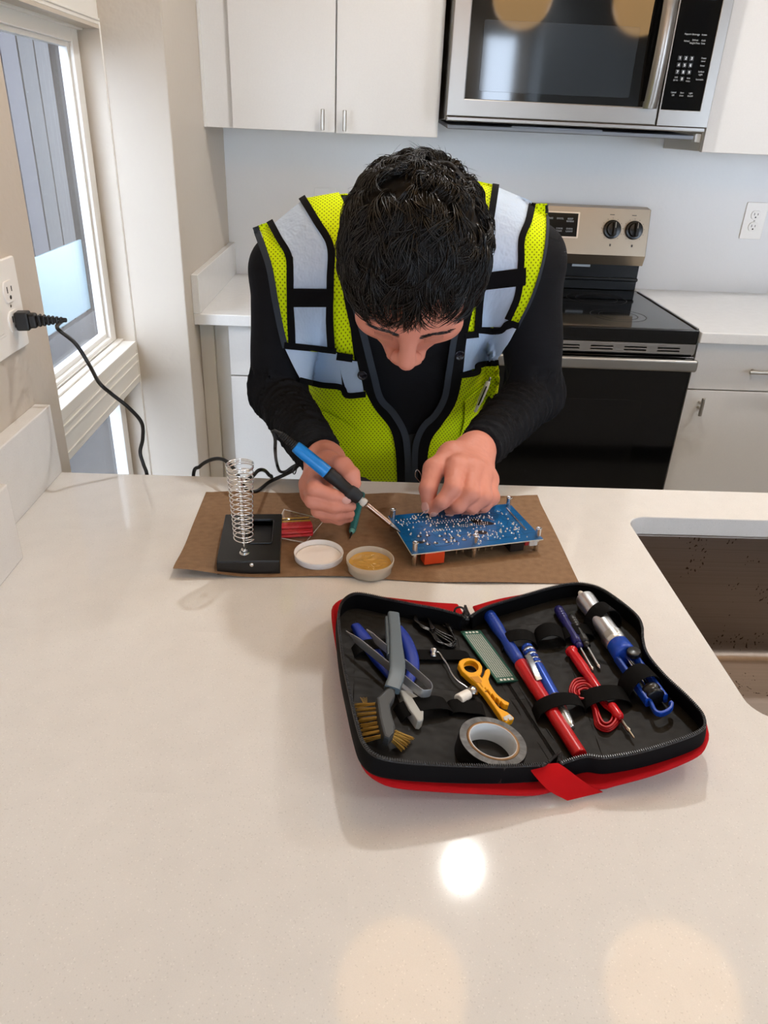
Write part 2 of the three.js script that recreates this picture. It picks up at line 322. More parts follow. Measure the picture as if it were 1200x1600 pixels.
// over-the-range microwave
{
  const X0 = 0.218, X1 = 0.968, Y0 = 1.431, Y1 = 1.868, Z = ZB + 0.42, XS = 0.819;
  const o = thing('microwave', 'stainless steel microwave with black window above the range', 'microwave', V(0.593, Y0, ZB));
  part('housing', box(X0, X1, Y0 + 0.004, Y1, ZB + 0.002, Z - 0.045), std(0x8b8884, 0.4, { metalness: 0.8 }), o);
  const sl = V(0, 1, 0.045).normalize(), onU = (x, z, h) => V(x, Y0 + 0.002 - (Z - 0.05 - z) * 0.045, z).addScaledVector(sl, -h);
  const under = part('bottom_panel', [obox(onU((X0 + X1) / 2, (ZB + Z) / 2 - 0.02, 0.0), [X1 - X0 - 0.02, 0.012, Z - ZB - 0.07], V(1, 0, 0), sl, 0.003), obox(onU(0.55, Z - 0.1, 0.008), [0.27, 0.012, 0.09], V(1, 0, 0), sl, 0.003)], std(0x8d8e91, 0.45, { metalness: 0.4 }), o);
  for (const xx of [X0 + 0.03, X1 - 0.2]) {
    const f = part('grease_filter', boxUV(obox(onU(xx + 0.065, Z - 0.17, 0.0065), [0.13, 0.004, 0.2], V(1, 0, 0), sl, 0.001)), std(0x9b9b99, 0.45, { metalness: 0.9, bumpMap: tiled(fineGrain, 0.06), bumpScale: 0.0008 }), under);
  }
  // door: steel frame round a black window
  const frame = shapeOf([[X0, Y0 + 0.012], [XS - 0.0015, Y0 + 0.012], [XS - 0.0015, Y1], [X0, Y1]], [[[0.266, 1.488], [0.266, 1.84], [XS - 0.0016 - 0.012, 1.84], [XS - 0.0016 - 0.012, 1.488]]]);
  const door = part('door', boxUV(extrude(frame, 0.043, 0.003).translate(0, 0, Z - 0.043)), M.steel, o);
  part('lower_lip', [box(X0 + 0.002, X1 - 0.002, Y0, Y0 + 0.0125, Z - 0.045, Z - 0.006, 0.003)], M.steel, o);
  part('black_surround', box(0.2655, XS - 0.0135, 1.4875, 1.8405, Z - 0.03, Z - 0.005, 0.001), M.doorGlass, door);
  part('window', extrude(shapeOf(roundRect(0.425, 0.168, 0.006).map(([x, y]) => [x + 0.516, y + 1.592])), 0.002, 0.0004).translate(0, 0, Z - 0.0052), phys(0x23282d, 0.06, { ior: 1.85 }), door, 'grey see-through screened window');
  const hx = 0.787;
  const hp = [];
  for (let k = 0; k <= 20; k++) { const v = k / 20, y = lerp(1.484, 1.835, v), bow = Math.sin(v * Math.PI); hp.push([V(hx - 0.02, y, Z + 0.018 + 0.018 * bow), V(hx - 0.012, y, Z + 0.026 + 0.018 * bow), V(hx, y, Z + 0.029 + 0.018 * bow), V(hx + 0.012, y, Z + 0.026 + 0.018 * bow), V(hx + 0.02, y, Z + 0.018 + 0.018 * bow)]); }
  part('handle', [gridSurface(hp, { thick: 0.006 }), box(hx - 0.016, hx + 0.016, 1.484, 1.502, Z - 0.004, Z + 0.022, 0.003), box(hx - 0.016, hx + 0.016, 1.817, 1.835, Z - 0.004, Z + 0.022, 0.003)], M.steel, door);
  // control side
  part('control_frame', boxUV(extrude(shapeOf([[XS + 0.0015, Y0 + 0.012], [X1, Y0 + 0.012], [X1, Y1], [XS + 0.0015, Y1]], [[[XS + 0.006, 1.484], [XS + 0.006, 1.835], [0.938, 1.835], [0.938, 1.484]]]), 0.043, 0.0012).translate(0, 0, Z - 0.043)), M.steel, o);
  const cv = document.createElement('canvas'); cv.width = 512; cv.height = 1536; const c = cv.getContext('2d');
  c.fillStyle = '#060606'; c.fillRect(0, 0, 512, 1536); c.fillStyle = '#cfd3d6'; c.textAlign = 'center';
  const px = (x) => (x - 0.825) / 0.113 * 512, py = (y) => (1.835 - y) / 0.351 * 1536;
  c.font = '23px sans-serif';
  const words = [[0.862, 1.666, 'Popcorn'], [0.884, 1.666, 'Beverage'], [0.907, 1.666, 'Potato'], [0.862, 1.650, 'Reheat'], [0.885, 1.653, 'Defrost'], [0.885, 1.646, 'Weight/Time'], [0.908, 1.653, 'Cook'], [0.908, 1.646, 'Time'],
    [0.919, 1.612, 'Power'], [0.919, 1.605, 'Level'], [0.919, 1.594, 'Timer'], [0.919, 1.580, 'Surface'], [0.919, 1.573, 'Light'], [0.852, 1.564, 'Add'], [0.852, 1.557, '30 sec'], [0.887, 1.563, 'Vent'], [0.887, 1.556, 'Hi/Lo'], [0.919, 1.561, 'Turntable'],
    [0.853, 1.527, 'Cancel'], [0.853, 1.520, 'Off'], [0.877, 1.527, 'Start'], [0.877, 1.520, 'Enter'], [0.902, 1.527, 'Light'], [0.902, 1.520, 'On/Off']];
  for (const [x, y, s] of words) c.fillText(s, px(x), py(y) + 8);
  c.fillStyle = '#20262b'; c.fillRect(px(0.845), py(1.79), 350, 200);
  const ct = new THREE.CanvasTexture(cv); ct.colorSpace = THREE.SRGBColorSpace;
  const pg = new THREE.BoxGeometry(0.113, 0.351, 0.02).translate(0.8815, 1.6595, Z - 0.013);
  const pan = part('control_panel', pg, phys(0xffffff, 0.06, { map: ct, ior: 1.4 }), o);
  const keyTex = []; 
  const keys = ['1', '2', '3', '4', '5', '6', '7', '8', '9', '0'];
  const ka = document.createElement('canvas'); ka.width = 640; ka.height = 64; const kc = ka.getContext('2d');
  kc.fillStyle = '#17191b'; kc.fillRect(0, 0, 640, 64); kc.fillStyle = '#e8eaec'; kc.font = 'bold 46px sans-serif'; kc.textAlign = 'center';
  keys.forEach((k, i) => kc.fillText(k, 32 + 64 * i, 48));
  const kt = new THREE.CanvasTexture(ka); kt.colorSpace = THREE.SRGBColorSpace;
  const km = std(0xffffff, 0.35, { map: kt });
  keys.forEach((k, i) => {
    const col = i === 9 ? 1 : i % 3, row = i === 9 ? 3 : Math.floor(i / 3), x = 0.852 + col * 0.0165 + row * 0, y = 1.610 - row * 0.0165;
    const g = new RoundedBoxGeometry(0.0115, 0.0115, 0.003, 2, 0.001), p = g.attributes.position, uv = g.attributes.uv;
    for (let n = 0; n < p.count; n++) uv.setXY(n, (i + 0.5 + p.getX(n) / 0.0125) / 10, 0.5 + p.getY(n) / 0.0125);
    part('key', g.translate(x, y, Z - 0.0025), km, pan);
  });
}
// electric range
{
  const X0 = 0.224, X1 = 0.985, ZFR = -2.152, o = thing('kitchen_range', 'stainless steel electric range with black glass cooktop and oven door', 'range', V(0.605, 0, ZB));
  part('body', box(X0 + 0.004, X1 - 0.004, 0.09, 0.895, ZB + 0.03, ZFR - 0.04, 0.002), std(0x35322f, 0.4, { metalness: 0.4 }), o);
  const top = part('cooktop', [box(X0, X1, 0.885, 0.918, ZB + 0.06, ZFR, 0.004)], M.blackGlass, o);
  for (const rx of [X0, X1 - 0.0075]) part('side_rail', box(rx - 0.001, rx + 0.0085, 0.905, 0.921, ZB + 0.09, ZFR - 0.006, 0.002), std(0x555250, 0.3, { metalness: 0.9 }), top);
  for (const [bx, bz, br] of [[0.42, -2.31, 0.1], [0.79, -2.31, 0.085], [0.42, -2.56, 0.08], [0.79, -2.56, 0.1]])
    part('burner_ring', [new THREE.TorusGeometry(br, 0.0011, 4, 56).rotateX(Math.PI / 2).scale(1, 0.3, 1).translate(bx, 0.9181, bz), new THREE.TorusGeometry(br * 0.7, 0.0009, 4, 48).rotateX(Math.PI / 2).scale(1, 0.3, 1).translate(bx, 0.9181, bz)], std(0x161616, 0.4), top);
  part('front_trim', box(X0, X1, 0.876, 0.9175, ZFR - 0.03, ZFR + 0.004, 0.004), phys(0x040404, 0.2, { ior: 1.4 }), o);
  // slotted steel vent strip
  const slots = []; for (let k = 0; k < 7; k++) { const cx = X0 + 0.08 + k * 0.1; for (const yy of [0.8535, 0.862]) slots.push([[cx - 0.033, yy - 0.0022], [cx - 0.033, yy + 0.0022], [cx + 0.033, yy + 0.0022], [cx + 0.033, yy - 0.0022]]); }
  part('vent_strip', [boxUV(extrude(shapeOf([[X0 + 0.002, 0.845], [X1 - 0.002, 0.845], [X1 - 0.002, 0.875], [X0 + 0.002, 0.875]], slots), 0.012, 0.0006).translate(0, 0, ZFR - 0.008))], M.steel, o);
  part('vent_recess', box(X0 + 0.004, X1 - 0.004, 0.838, 0.876, ZFR - 0.03, ZFR - 0.0085, 0), phys(0x050505, 0.7, { specularIntensity: 0.3 }), o);
  const door = part('oven_door', box(X0 + 0.002, X1 + 0.001, 0.25, 0.838, ZFR - 0.035, ZFR + 0.006, 0.003), M.blackGlass, o);
  part('oven_window', box(X0 + 0.13, X1 - 0.13, 0.40, 0.70, ZFR + 0.0055, ZFR + 0.0065, 0.0004), phys(0x060607, 0.09, { ior: 1.42 }), door);
  part('handle', [box(X0 + 0.01, X1 - 0.0, 0.803, 0.838, ZFR + 0.028, ZFR + 0.046, 0.007, 4), box(X0 + 0.012, X0 + 0.035, 0.808, 0.834, ZFR, ZFR + 0.034, 0.004), box(X1 - 0.027, X1 - 0.003, 0.808, 0.834, ZFR, ZFR + 0.034, 0.004)], M.steel, door);
  part('drawer', box(X0 + 0.002, X1, 0.095, 0.243, ZFR - 0.035, ZFR + 0.004, 0.003), M.steel, o);
  // back guard: slanted steel console above a black step
  const prof = [[ZB + 0.02, 1.02], [ZB + 0.078, 1.006], [ZB + 0.09, 1.04], [ZB + 0.06, 1.19], [ZB + 0.02, 1.195]];
  const con = part('console', boxUV(extrude(shapeOf(prof.map(([z, y]) => [-z, y])), X1 - X0 - 0.004, 0.002).rotateY(Math.PI / 2).translate(X0 + 0.002, 0, 0)), std(0xa89a88, 0.32, { metalness: 1, bumpMap: tiled(brushed, 0.1), bumpScale: 0.00005 }), o);
  part('console_base', [box(X0 + 0.01, X1 - 0.008, 0.918, 1.008, ZB + 0.02, ZB + 0.066, 0.003), box(X0 + 0.01, X1 - 0.008, 0.95, 0.962, ZB + 0.06, ZB + 0.078, 0.004)], phys(0x030303, 0.3, { ior: 1.35 }), o);
  part('badge', box(0.735, 0.80, 0.995, 1.003, ZB + 0.0655, ZB + 0.068, 0.0005), std(0xa9b2ba, 0.4), o);
  const nrm = V(0, 0.03, 0.15).normalize(), up = V(0, 0.15, -0.03).normalize();
  const onCon = (x, v, h) => V(x, 1.03, ZB + 0.092).addScaledVector(up, v).addScaledVector(nrm, h);
  const dv = document.createElement('canvas'); dv.width = 768; dv.height = 256; const d = dv.getContext('2d'); d.fillStyle = '#0b0c0c'; d.fillRect(0, 0, 768, 256); d.fillStyle = '#a9adb0'; d.textAlign = 'center'; d.font = 'bold 26px sans-serif';
  [['BAKE', 'BROIL', 'KEEP'], ['TIMER', 'COOK', 'OVEN']].forEach((row, j) => row.forEach((w, i) => d.fillText(w, 470 + i * 108, 70 + j * 110)));
  [['WARM'], ['TIME', 'LIGHT']].forEach((row, j) => row.forEach((w, i) => d.fillText(w, 578 + (j ? i : 1) * 108, 98 + j * 110)));
  d.fillStyle = '#2c3a3c'; d.fillRect(60, 60, 300, 130);
  const dt = new THREE.CanvasTexture(dv); dt.colorSpace = THREE.SRGBColorSpace;
  part('display', place(new THREE.BoxGeometry(0.25, 0.075, 0.004), onCon(0.605, 0.104, 0.002), V(1, 0, 0), nrm), phys(0xffffff, 0.12, { map: dt }), con);
  part('display_bezel', place(extrude(shapeOf(roundRect(0.262, 0.085, 0.003), [roundRect(0.25, 0.075, 0.002)]), 0.003, 0.0005), onCon(0.605, 0.104, 0), V(1, 0, 0), nrm), std(0xd9cdbd, 0.3, { metalness: 1 }), con);
  for (const kx of [0.28, 0.36, 0.853, 0.93]) {
    const c0 = onCon(kx, 0.095, 0);
    const k = part('knob', [turned(c0, c0.clone().add(nrm), [[0, 0], [0, 0.031], [0.006, 0.031], [0.012, 0.0285], [0.012, 0]], 32), turned(c0.clone().addScaledVector(nrm, 0.008), c0.clone().add(nrm.clone().multiplyScalar(2)), [[0, 0.024], [0.014, 0.0225], [0.0165, 0.021], [0.0165, 0]], 28), obox(c0.clone().addScaledVector(nrm, 0.03), [0.011, 0.046, 0.02], V(1, 0, 0), up, 0.003)], std(0x0c0c0c, 0.25), con);
    part('indicator', obox(c0.clone().addScaledVector(nrm, 0.0405).addScaledVector(up, 0.012), [0.002, 0.018, 0.001], V(1, 0, 0), up, 0.0003), std(0xbfb6aa, 0.5), k);
    const marks = []; for (let a = -140; a <= 140; a += 28) { const q = a * Math.PI / 180; marks.push(obox(onCon(kx + Math.sin(q) * 0.037, 0.095 + Math.cos(q) * 0.037, 0.0005), [0.0022, 0.0022, 0.001], V(1, 0, 0), up, 0.0002)); }
    part('dial_marks', [marks, obox(onCon(kx - 0.004, 0.143, 0.0005), [0.016, 0.0025, 0.001], V(1, 0, 0), up, 0.0002), obox(onCon(kx, 0.044, 0.0005), [0.006, 0.008, 0.001], V(1, 0, 0), up, 0.0002)], std(0x4a443d, 0.5), con);
  }
}
// base cabinets and worktops
function worktop(name, label, x0, x1, z0, z1) { return solo(name, box(x0, x1, 0.882, YC, z0, z1, 0.003, 3), M.quartz, label, 'worktop'); }
{
  const ZD = ZB + 0.62;
  const r = thing('base_cabinet', 'white base cabinet with drawer and bar handles, right of the range', 'cabinet', V(1.45, 0, ZB));
  part('carcass', box(0.995, 2.3, 0.09, 0.88, ZB, ZD - 0.021, 0.001), M.cabinetSide, r);
  const dw = part('drawer', box(1.0, 1.52, 0.733, 0.876, ZD - 0.02, ZD), M.cabinet, r); part('handle', barPull(V(1.165, 0.798, ZD), V(1.355, 0.798, ZD), OUT), M.nickel, dw);
  const d1 = part('door', box(1.0, 1.52, 0.10, 0.729, ZD - 0.02, ZD), M.cabinet, r); part('handle', barPull(V(1.046, 0.655, ZD), V(1.046, 0.712, ZD), OUT), M.nickel, d1);
  part('drawer', box(1.524, 2.3, 0.733, 0.876, ZD - 0.02, ZD), M.cabinet, r); part('door', box(1.524, 2.3, 0.10, 0.729, ZD - 0.02, ZD), M.cabinet, r);
  const l = thing('base_cabinet', 'white base cabinet with filler strip in the left corner behind the person', 'cabinet', V(-0.13, 0, ZB));
  part('carcass', box(-0.397, 0.218, 0.09, 0.88, ZB, ZD - 0.021, 0.001), M.cabinet, l);
  part('filler', [box(-0.486, -0.445, 0, 0.88, ZB + 0.3, ZD - 0.03), box(-0.4445, -0.3975, 0.09, 0.88, ZB + 0.3, ZD - 0.045)], M.cabinetSide, l);
  const e = part('drawer', box(-0.396, 0.214, 0.728, 0.876, ZD - 0.02, ZD), M.cabinet, l); part('handle', barPull(V(-0.18, 0.8, ZD), V(0.01, 0.8, ZD), OUT), M.nickel, e);
  const f = part('door', box(-0.396, 0.214, 0.10, 0.724, ZD - 0.02, ZD), M.cabinet, l); part('handle', barPull(V(0.17, 0.64, ZD), V(0.17, 0.70, ZD), OUT), M.nickel, f);
  worktop('worktop', 'white quartz worktop right of the range', 0.988, 2.3, ZB, ZD + 0.035);
  worktop('worktop', 'white quartz worktop in the far left corner behind the person', XL, 0.221, ZB, ZD + 0.03);
  const sp = solo('backsplash', box(XL, XL + 0.02, YC, 1.022, ZB, ZD + 0.03, 0.002), M.quartz, 'low white upstand on the far left worktop against the pier', 'backsplash');
}
// socket plates
function duplex(o, c, x, up, n, plug = false) {
  const loc = (u, v, h) => c.clone().addScaledVector(x, u).addScaledVector(up, v).addScaledVector(n, h);
  for (const s of [1, -1]) {
    const oc = []; for (let k = 0; k < 28; k++) { const a = k / 28 * 2 * Math.PI; oc.push([clamp(Math.cos(a) * 0.0172, -0.0172, 0.0172), clamp(Math.sin(a) * 0.0172, -0.0142, 0.0142)]); }
    const f = part('receptacle', place(extrude(shapeOf(oc), 0.005, 0.0008), loc(0, s * 0.0195, 0.003), x, n), M.whitePlastic, o);
    part('slots', [obox(loc(-0.0063, s * 0.0195 + 0.003, 0.0078), [0.0022, 0.0085, 0.0012], x, up, 0.0003), obox(loc(0.0063, s * 0.0195 + 0.003, 0.0078), [0.0022, 0.007, 0.0012], x, up, 0.0003), turned(loc(0, s * 0.0195 - 0.0075, 0.0072), loc(0, s * 0.0195 - 0.0075, 1), [[0, 0.0027], [0.0012, 0.0027], [0.0012, 0]], 14)], M.darkSlot, f);
  }
  part('screw', turned(loc(0, 0, 0.004), loc(0, 0, 1), [[0, 0.0032], [0.0014, 0.003], [0.002, 0.002], [0.002, 0]], 14), M.nickel, o);
}
{
  const c = V(1.346, 1.19 - 0.008, ZB);
  c.copy(atZ(1177.5, 345, ZB)); c.z = ZB;
  const o = thing('wall_outlet', 'white duplex outlet on the back wall, right of the range', 'outlet', c);
  part('plate', place(extrude(shapeOf(roundRect(0.078, 0.122, 0.004)), 0.005, 0.0018, { segs: 4 }), c, V(1, 0, 0), OUT), M.whitePlastic, o);
  duplex(o, c, V(1, 0, 0), V(0, 1, 0), OUT);
  const c2 = atZ(508, 322, ZB); c2.z = ZB;
  const p = thing('wall_outlet', 'pale wall plate half hidden behind the shoulder under the left cabinet', 'outlet', c2);
  part('plate', place(extrude(shapeOf(roundRect(0.075, 0.118, 0.004)), 0.005, 0.0018, { segs: 4 }), c2, V(1, 0, 0), OUT), M.splash, p);
  duplex(p, c2, V(1, 0, 0), V(0, 1, 0), OUT);
}
// ---------- the island ----------
const SINK = { x0: 0.396, x1: 1.12, z0: -0.963, z1: -0.54, r: 0.03 };
{
  const X0 = XL + 0.0, X1 = 2.2, Z0 = -1.06, Z1 = -0.03, sx = (SINK.x0 + SINK.x1) / 2, sz = (SINK.z0 + SINK.z1) / 2;
  const hole = roundRect(SINK.x1 - SINK.x0, SINK.z1 - SINK.z0, SINK.r, 8).map(([a, b]) => [a + sx, -(b + sz)]);
  const outline = [[X0, -Z0], [X0, 0.782], [XL + 0.035, 0.782], [XL + 0.035, -Z1], [X1, -Z1], [X1, -Z0]];
  const g = boxUV(extrude(shapeOf(outline, [hole]), 0.03, 0.0018, { segs: 3 }).rotateX(-Math.PI / 2).translate(0, YC - 0.03, 0));
  const o = solo('island_worktop', g, M.quartz, 'large glossy white quartz worktop of the island in the foreground', 'worktop');
  const b = thing('island_cabinet', 'white island base under the foreground worktop', 'cabinet', V(0.8, 0, -0.6));
  part('carcass', [box(XL + 0.036, 0.36, 0.09, YC - 0.031, -1.0, -0.3, 0.001), box(1.16, X1 - 0.03, 0.09, YC - 0.031, -1.0, -0.3, 0.001), box(0.36, 1.16, 0.09, 0.6, -1.0, -0.3, 0.001)], M.cabinet, b);
  for (let k = 0; k < 4; k++) part('door', box(-0.42 + k * 0.64, 0.215 + k * 0.64, 0.1, 0.875, -1.02, -1.001), M.cabinet, b);
  solo('backsplash', box(XL, XL + 0.0235, YC, 1.025, -1.06, -0.7825, 0.002), M.quartz, 'white stone upstand along the left wall under the plugged-in cord', 'backsplash');
  solo('backsplash', box(XL + 0.034, XL + 0.068, YC, 1.017, -0.805, -0.03, 0.002), M.quartz, 'nearest white stone upstand at the lower left edge of the photo', 'backsplash');
  // undermount sink: open bowl of brushed steel
  const s = thing('sink', 'brushed stainless steel undermount sink set in the island worktop', 'sink', V(sx, 0.66, sz));
  const ring = (w, d, r, y) => roundRect(w, d, r, 8).map(([a, c]) => V(a + sx, y, c + sz));
  const W = SINK.x1 - SINK.x0 + 0.012, D = SINK.z1 - SINK.z0 + 0.012, rows = [];
  for (const [dw, r, y] of [[0.05, 0.05, YC - 0.0305], [0, 0.032, YC - 0.0305], [-0.002, 0.032, YC - 0.036], [-0.012, 0.032, 0.69], [-0.02, 0.034, 0.672], [-0.05, 0.05, 0.662], [-0.25, 0.03, 0.66]]) { const q = ring(W + dw, D + dw, r, y); q.push(q[0].clone()); rows.push(q); }
  const stains = dataTex(512, 512, (u, v, i, j) => { const a = nz(u * 90, v * 60, 7.7), m = smooth(0.36, 0.46, a * smooth(-0.2, 0.3, nz(u * 6, v * 6, 1))); return [0.60 - 0.3 * m + 0.04 * (hash(2, j) - 0.5), 0.55 - 0.3 * m + 0.04 * (hash(2, j) - 0.5), 0.51 - 0.3 * m + 0.04 * (hash(2, j) - 0.5)]; });
  const sg = boxUV(join([gridSurface(rows.map((r) => r.slice().reverse()))]).toNonIndexed());
  part('bowl', [sg, new THREE.BoxGeometry(W - 0.24, 0.002, D - 0.24).translate(sx, 0.66, sz)], std(0xffffff, 0.34, { metalness: 1, side: THREE.DoubleSide, map: tiled(stains, 0.3), bumpMap: tiled(brushed, 0.1), bumpScale: 0.00008 }), s);
  part('drain', turned(V(sx, 0.66, sz), V(sx, 1, sz), [[0, 0.057], [0.003, 0.055], [0.003, 0.045], [-0.006, 0.04], [-0.006, 0]], 32), M.chrome, s);
}
// tall cupboards behind the camera, mirrored in the microwave window
{
  const o = thing('pantry_cabinet', 'tall grey blue pantry cupboard with two doors on the wall behind the camera', 'cabinet', V(2.085, 0, ZF));
  const m = std(0x9aa3ab, 0.45);
  part('carcass', box(1.42, 2.75, 0, 2.4, ZF - 0.58, ZF - 0.002), m, o);
  for (const k of [0, 1]) { const d = part('door', box(1.423 + k * 0.664, 2.083 + k * 0.664, 0.1, 2.39, ZF - 0.6, ZF - 0.581), m, o); const hx = k ? 2.12 : 2.05; part('handle', barPull(V(hx, 1.2, ZF - 0.6), V(hx, 1.5, ZF - 0.6), V(0, 0, -1)), M.nickel, d); }
}
// ---------- work laid out on the island ----------
// kraft sheet
const PAPER = 0.0012;
{
  const lft = along([onTop(322, 770), onTop(297, 832), onTop(272, 901)], 30), rgt = along([onTop(839, 777), onTop(872, 843), onTop(905, 914)], 30), rows = [];
  for (let j = 0; j < 30; j++) {
    const r = []; const v = j / 29;
    for (let i = 0; i < 60; i++) {
      const u = i / 59, p = lft[j].clone().lerp(rgt[j], u);
      const curl = 0.010 * Math.pow(smooth(0.22, 0, u) * smooth(0.55, 1, v), 1.5) + 0.004 * smooth(0.82, 1, v) * Math.pow(Math.sin(u * 9 + 1), 2) * 0.5 + 0.003 * smooth(0.12, 0, v) * Math.pow(Math.sin(u * 14), 2);
      p.y = YC + PAPER + curl + 0.0002; p.z += 0.0025 * Math.sin(u * 11 + 0.5) * v - 0.002 * Math.sin(u * 5) * v;
      if (j === 0) p.z += 0.001 * (hash(i, 4) - 0.5);
      r.push(p);
    }
    rows.push(r);
  }
  const g = boxUV(gridSurface(rows.reverse(), { thick: 0.0004 }));
  const kraft = dataTex(512, 512, (u, v, i, j) => { const f = 0.045 * nz(u * 14, v * 14, 3) + 0.05 * (hash(i >> 1, j) - 0.5) + 0.03 * (hash(i >> 3, j) - 0.5) + (hash(i, j) > 0.995 ? -0.08 : 0); return [0.54 + f, 0.42 + f * 0.95, 0.305 + f * 0.8]; });
  solo('paper_sheet', g, std(0xffffff, 0.8, { map: tiled(kraft, 0.12), bumpMap: tiled(plasterBump, 0.08), bumpScale: 0.0004 }), 'brown kraft paper sheet spread under the soldering work', 'paper');
}
const YP = PAPER + 0.0006;                    // height of the paper face above the worktop
// soldering iron stand
{
  const h = 0.019, A = onTop(336, 878, YP + h), B = onTop(427, 878, YP + h), Cc = onTop(440, 801, YP + h), Dd = onTop(364, 803, YP + h);
  const xd = B.clone().sub(A).add(Cc.clone().sub(Dd)).setY(0).normalize(), zd = A.clone().sub(Dd).add(B.clone().sub(Cc)).setY(0).normalize();
  const mid = A.clone().add(B).add(Cc).add(Dd).multiplyScalar(0.25), w = 0.0765, d = A.distanceTo(Dd) * 0.98;
  const zz = V(-xd.z, 0, xd.x); if (zz.dot(zd) < 0) zz.negate();
  const L = (u, v, y) => mid.clone().addScaledVector(xd, u).addScaledVector(zz, v).setY(YC + YP + y);
  const o = thing('iron_stand', 'black metal soldering stand with an upright chrome spring on kraft paper', 'soldering stand', L(0, 0, 0));
  const blk = std(0x101011, 0.34), sh = 0.0016;
  const top = place(extrude(shapeOf(roundRect(w, d, 0.002), [roundRect(0.030, 0.062, 0.004).map(([x, y]) => [x + 0.012, y + 0.012])]), sh, 0.0005), L(0, 0, h - sh), xd, V(0, 1, 0));
  part('base', [top, obox(L(0, d / 2 - sh / 2, (h - sh) / 2), [w, h - sh, sh], xd, V(0, 1, 0), 0.0006), obox(L(0, -d / 2 + sh / 2, (h - sh) / 2), [w, h - sh, sh], xd, V(0, 1, 0), 0.0006), obox(L(-w / 2 + sh / 2, 0, (h - sh) / 2), [sh, h - sh, d], xd, V(0, 1, 0), 0.0006), obox(L(w / 2 - sh / 2, 0, (h - sh) / 2), [sh, h - sh, d], xd, V(0, 1, 0), 0.0006)], blk, o);
  part('sponge_tray', [obox(L(0.012, -0.012, h - 0.008), [0.030, 0.001, 0.062], xd, V(0, 1, 0), 0.0003), place(extrude(shapeOf(roundRect(0.0335, 0.0655, 0.005), [roundRect(0.030, 0.062, 0.004)]), 0.0018, 0.0006), L(0.012, -0.012, h - 0.0002), xd, V(0, 1, 0))], std(0x1b1c1f, 0.28), o);
  part('screw', turned(L(0.004, d / 2, 0.0135), L(0.004, d / 2 + 1, 0.0135), [[0, 0.0028], [0.0012, 0.0026], [0.0018, 0.0016], [0.0018, 0]], 14), M.chrome, o);
  const foot = onTop(382, 864, YP + h); foot.y = YC + YP + h;
  part('nut', [turned(foot, foot.clone().setY(9), [[0, 0.0062], [0.001, 0.0062], [0.001, 0]], 20), turned(foot.clone().setY(foot.y + 0.001), foot.clone().setY(9), [[0, 0.0048], [0.0042, 0.0048], [0.0048, 0.004], [0.0048, 0]], 6)], M.chrome, o);
  part('rod', rod(foot.clone(), foot.clone().setY(foot.y + 0.105), 0.0021), M.chrome, o);
  const pts = [], turns = 17, y0 = foot.y + 0.02, y1 = foot.y + 0.121;
  for (let k = 0; k <= turns * 20; k++) { const q = k / (turns * 20), a = k / 20 * 2 * Math.PI, tt = q < 0.88 ? q * 0.955 / 0.88 : 0.955 + (q - 0.88) / 0.12 * 0.045, r = lerp(0.0118, 0.0158, Math.pow(tt, 1.3)); pts.push(V(foot.x + r * Math.cos(a), lerp(y0, y1, tt), foot.z + r * Math.sin(a))); }
  pts.unshift(V(foot.x + 0.002, y0 - 0.002, foot.z));
  part('spring', tube(pts, 0.00085, { steps: pts.length * 1, radial: 6 }), std(0xf0f0f0, 0.18, { metalness: 1 }), o);
}
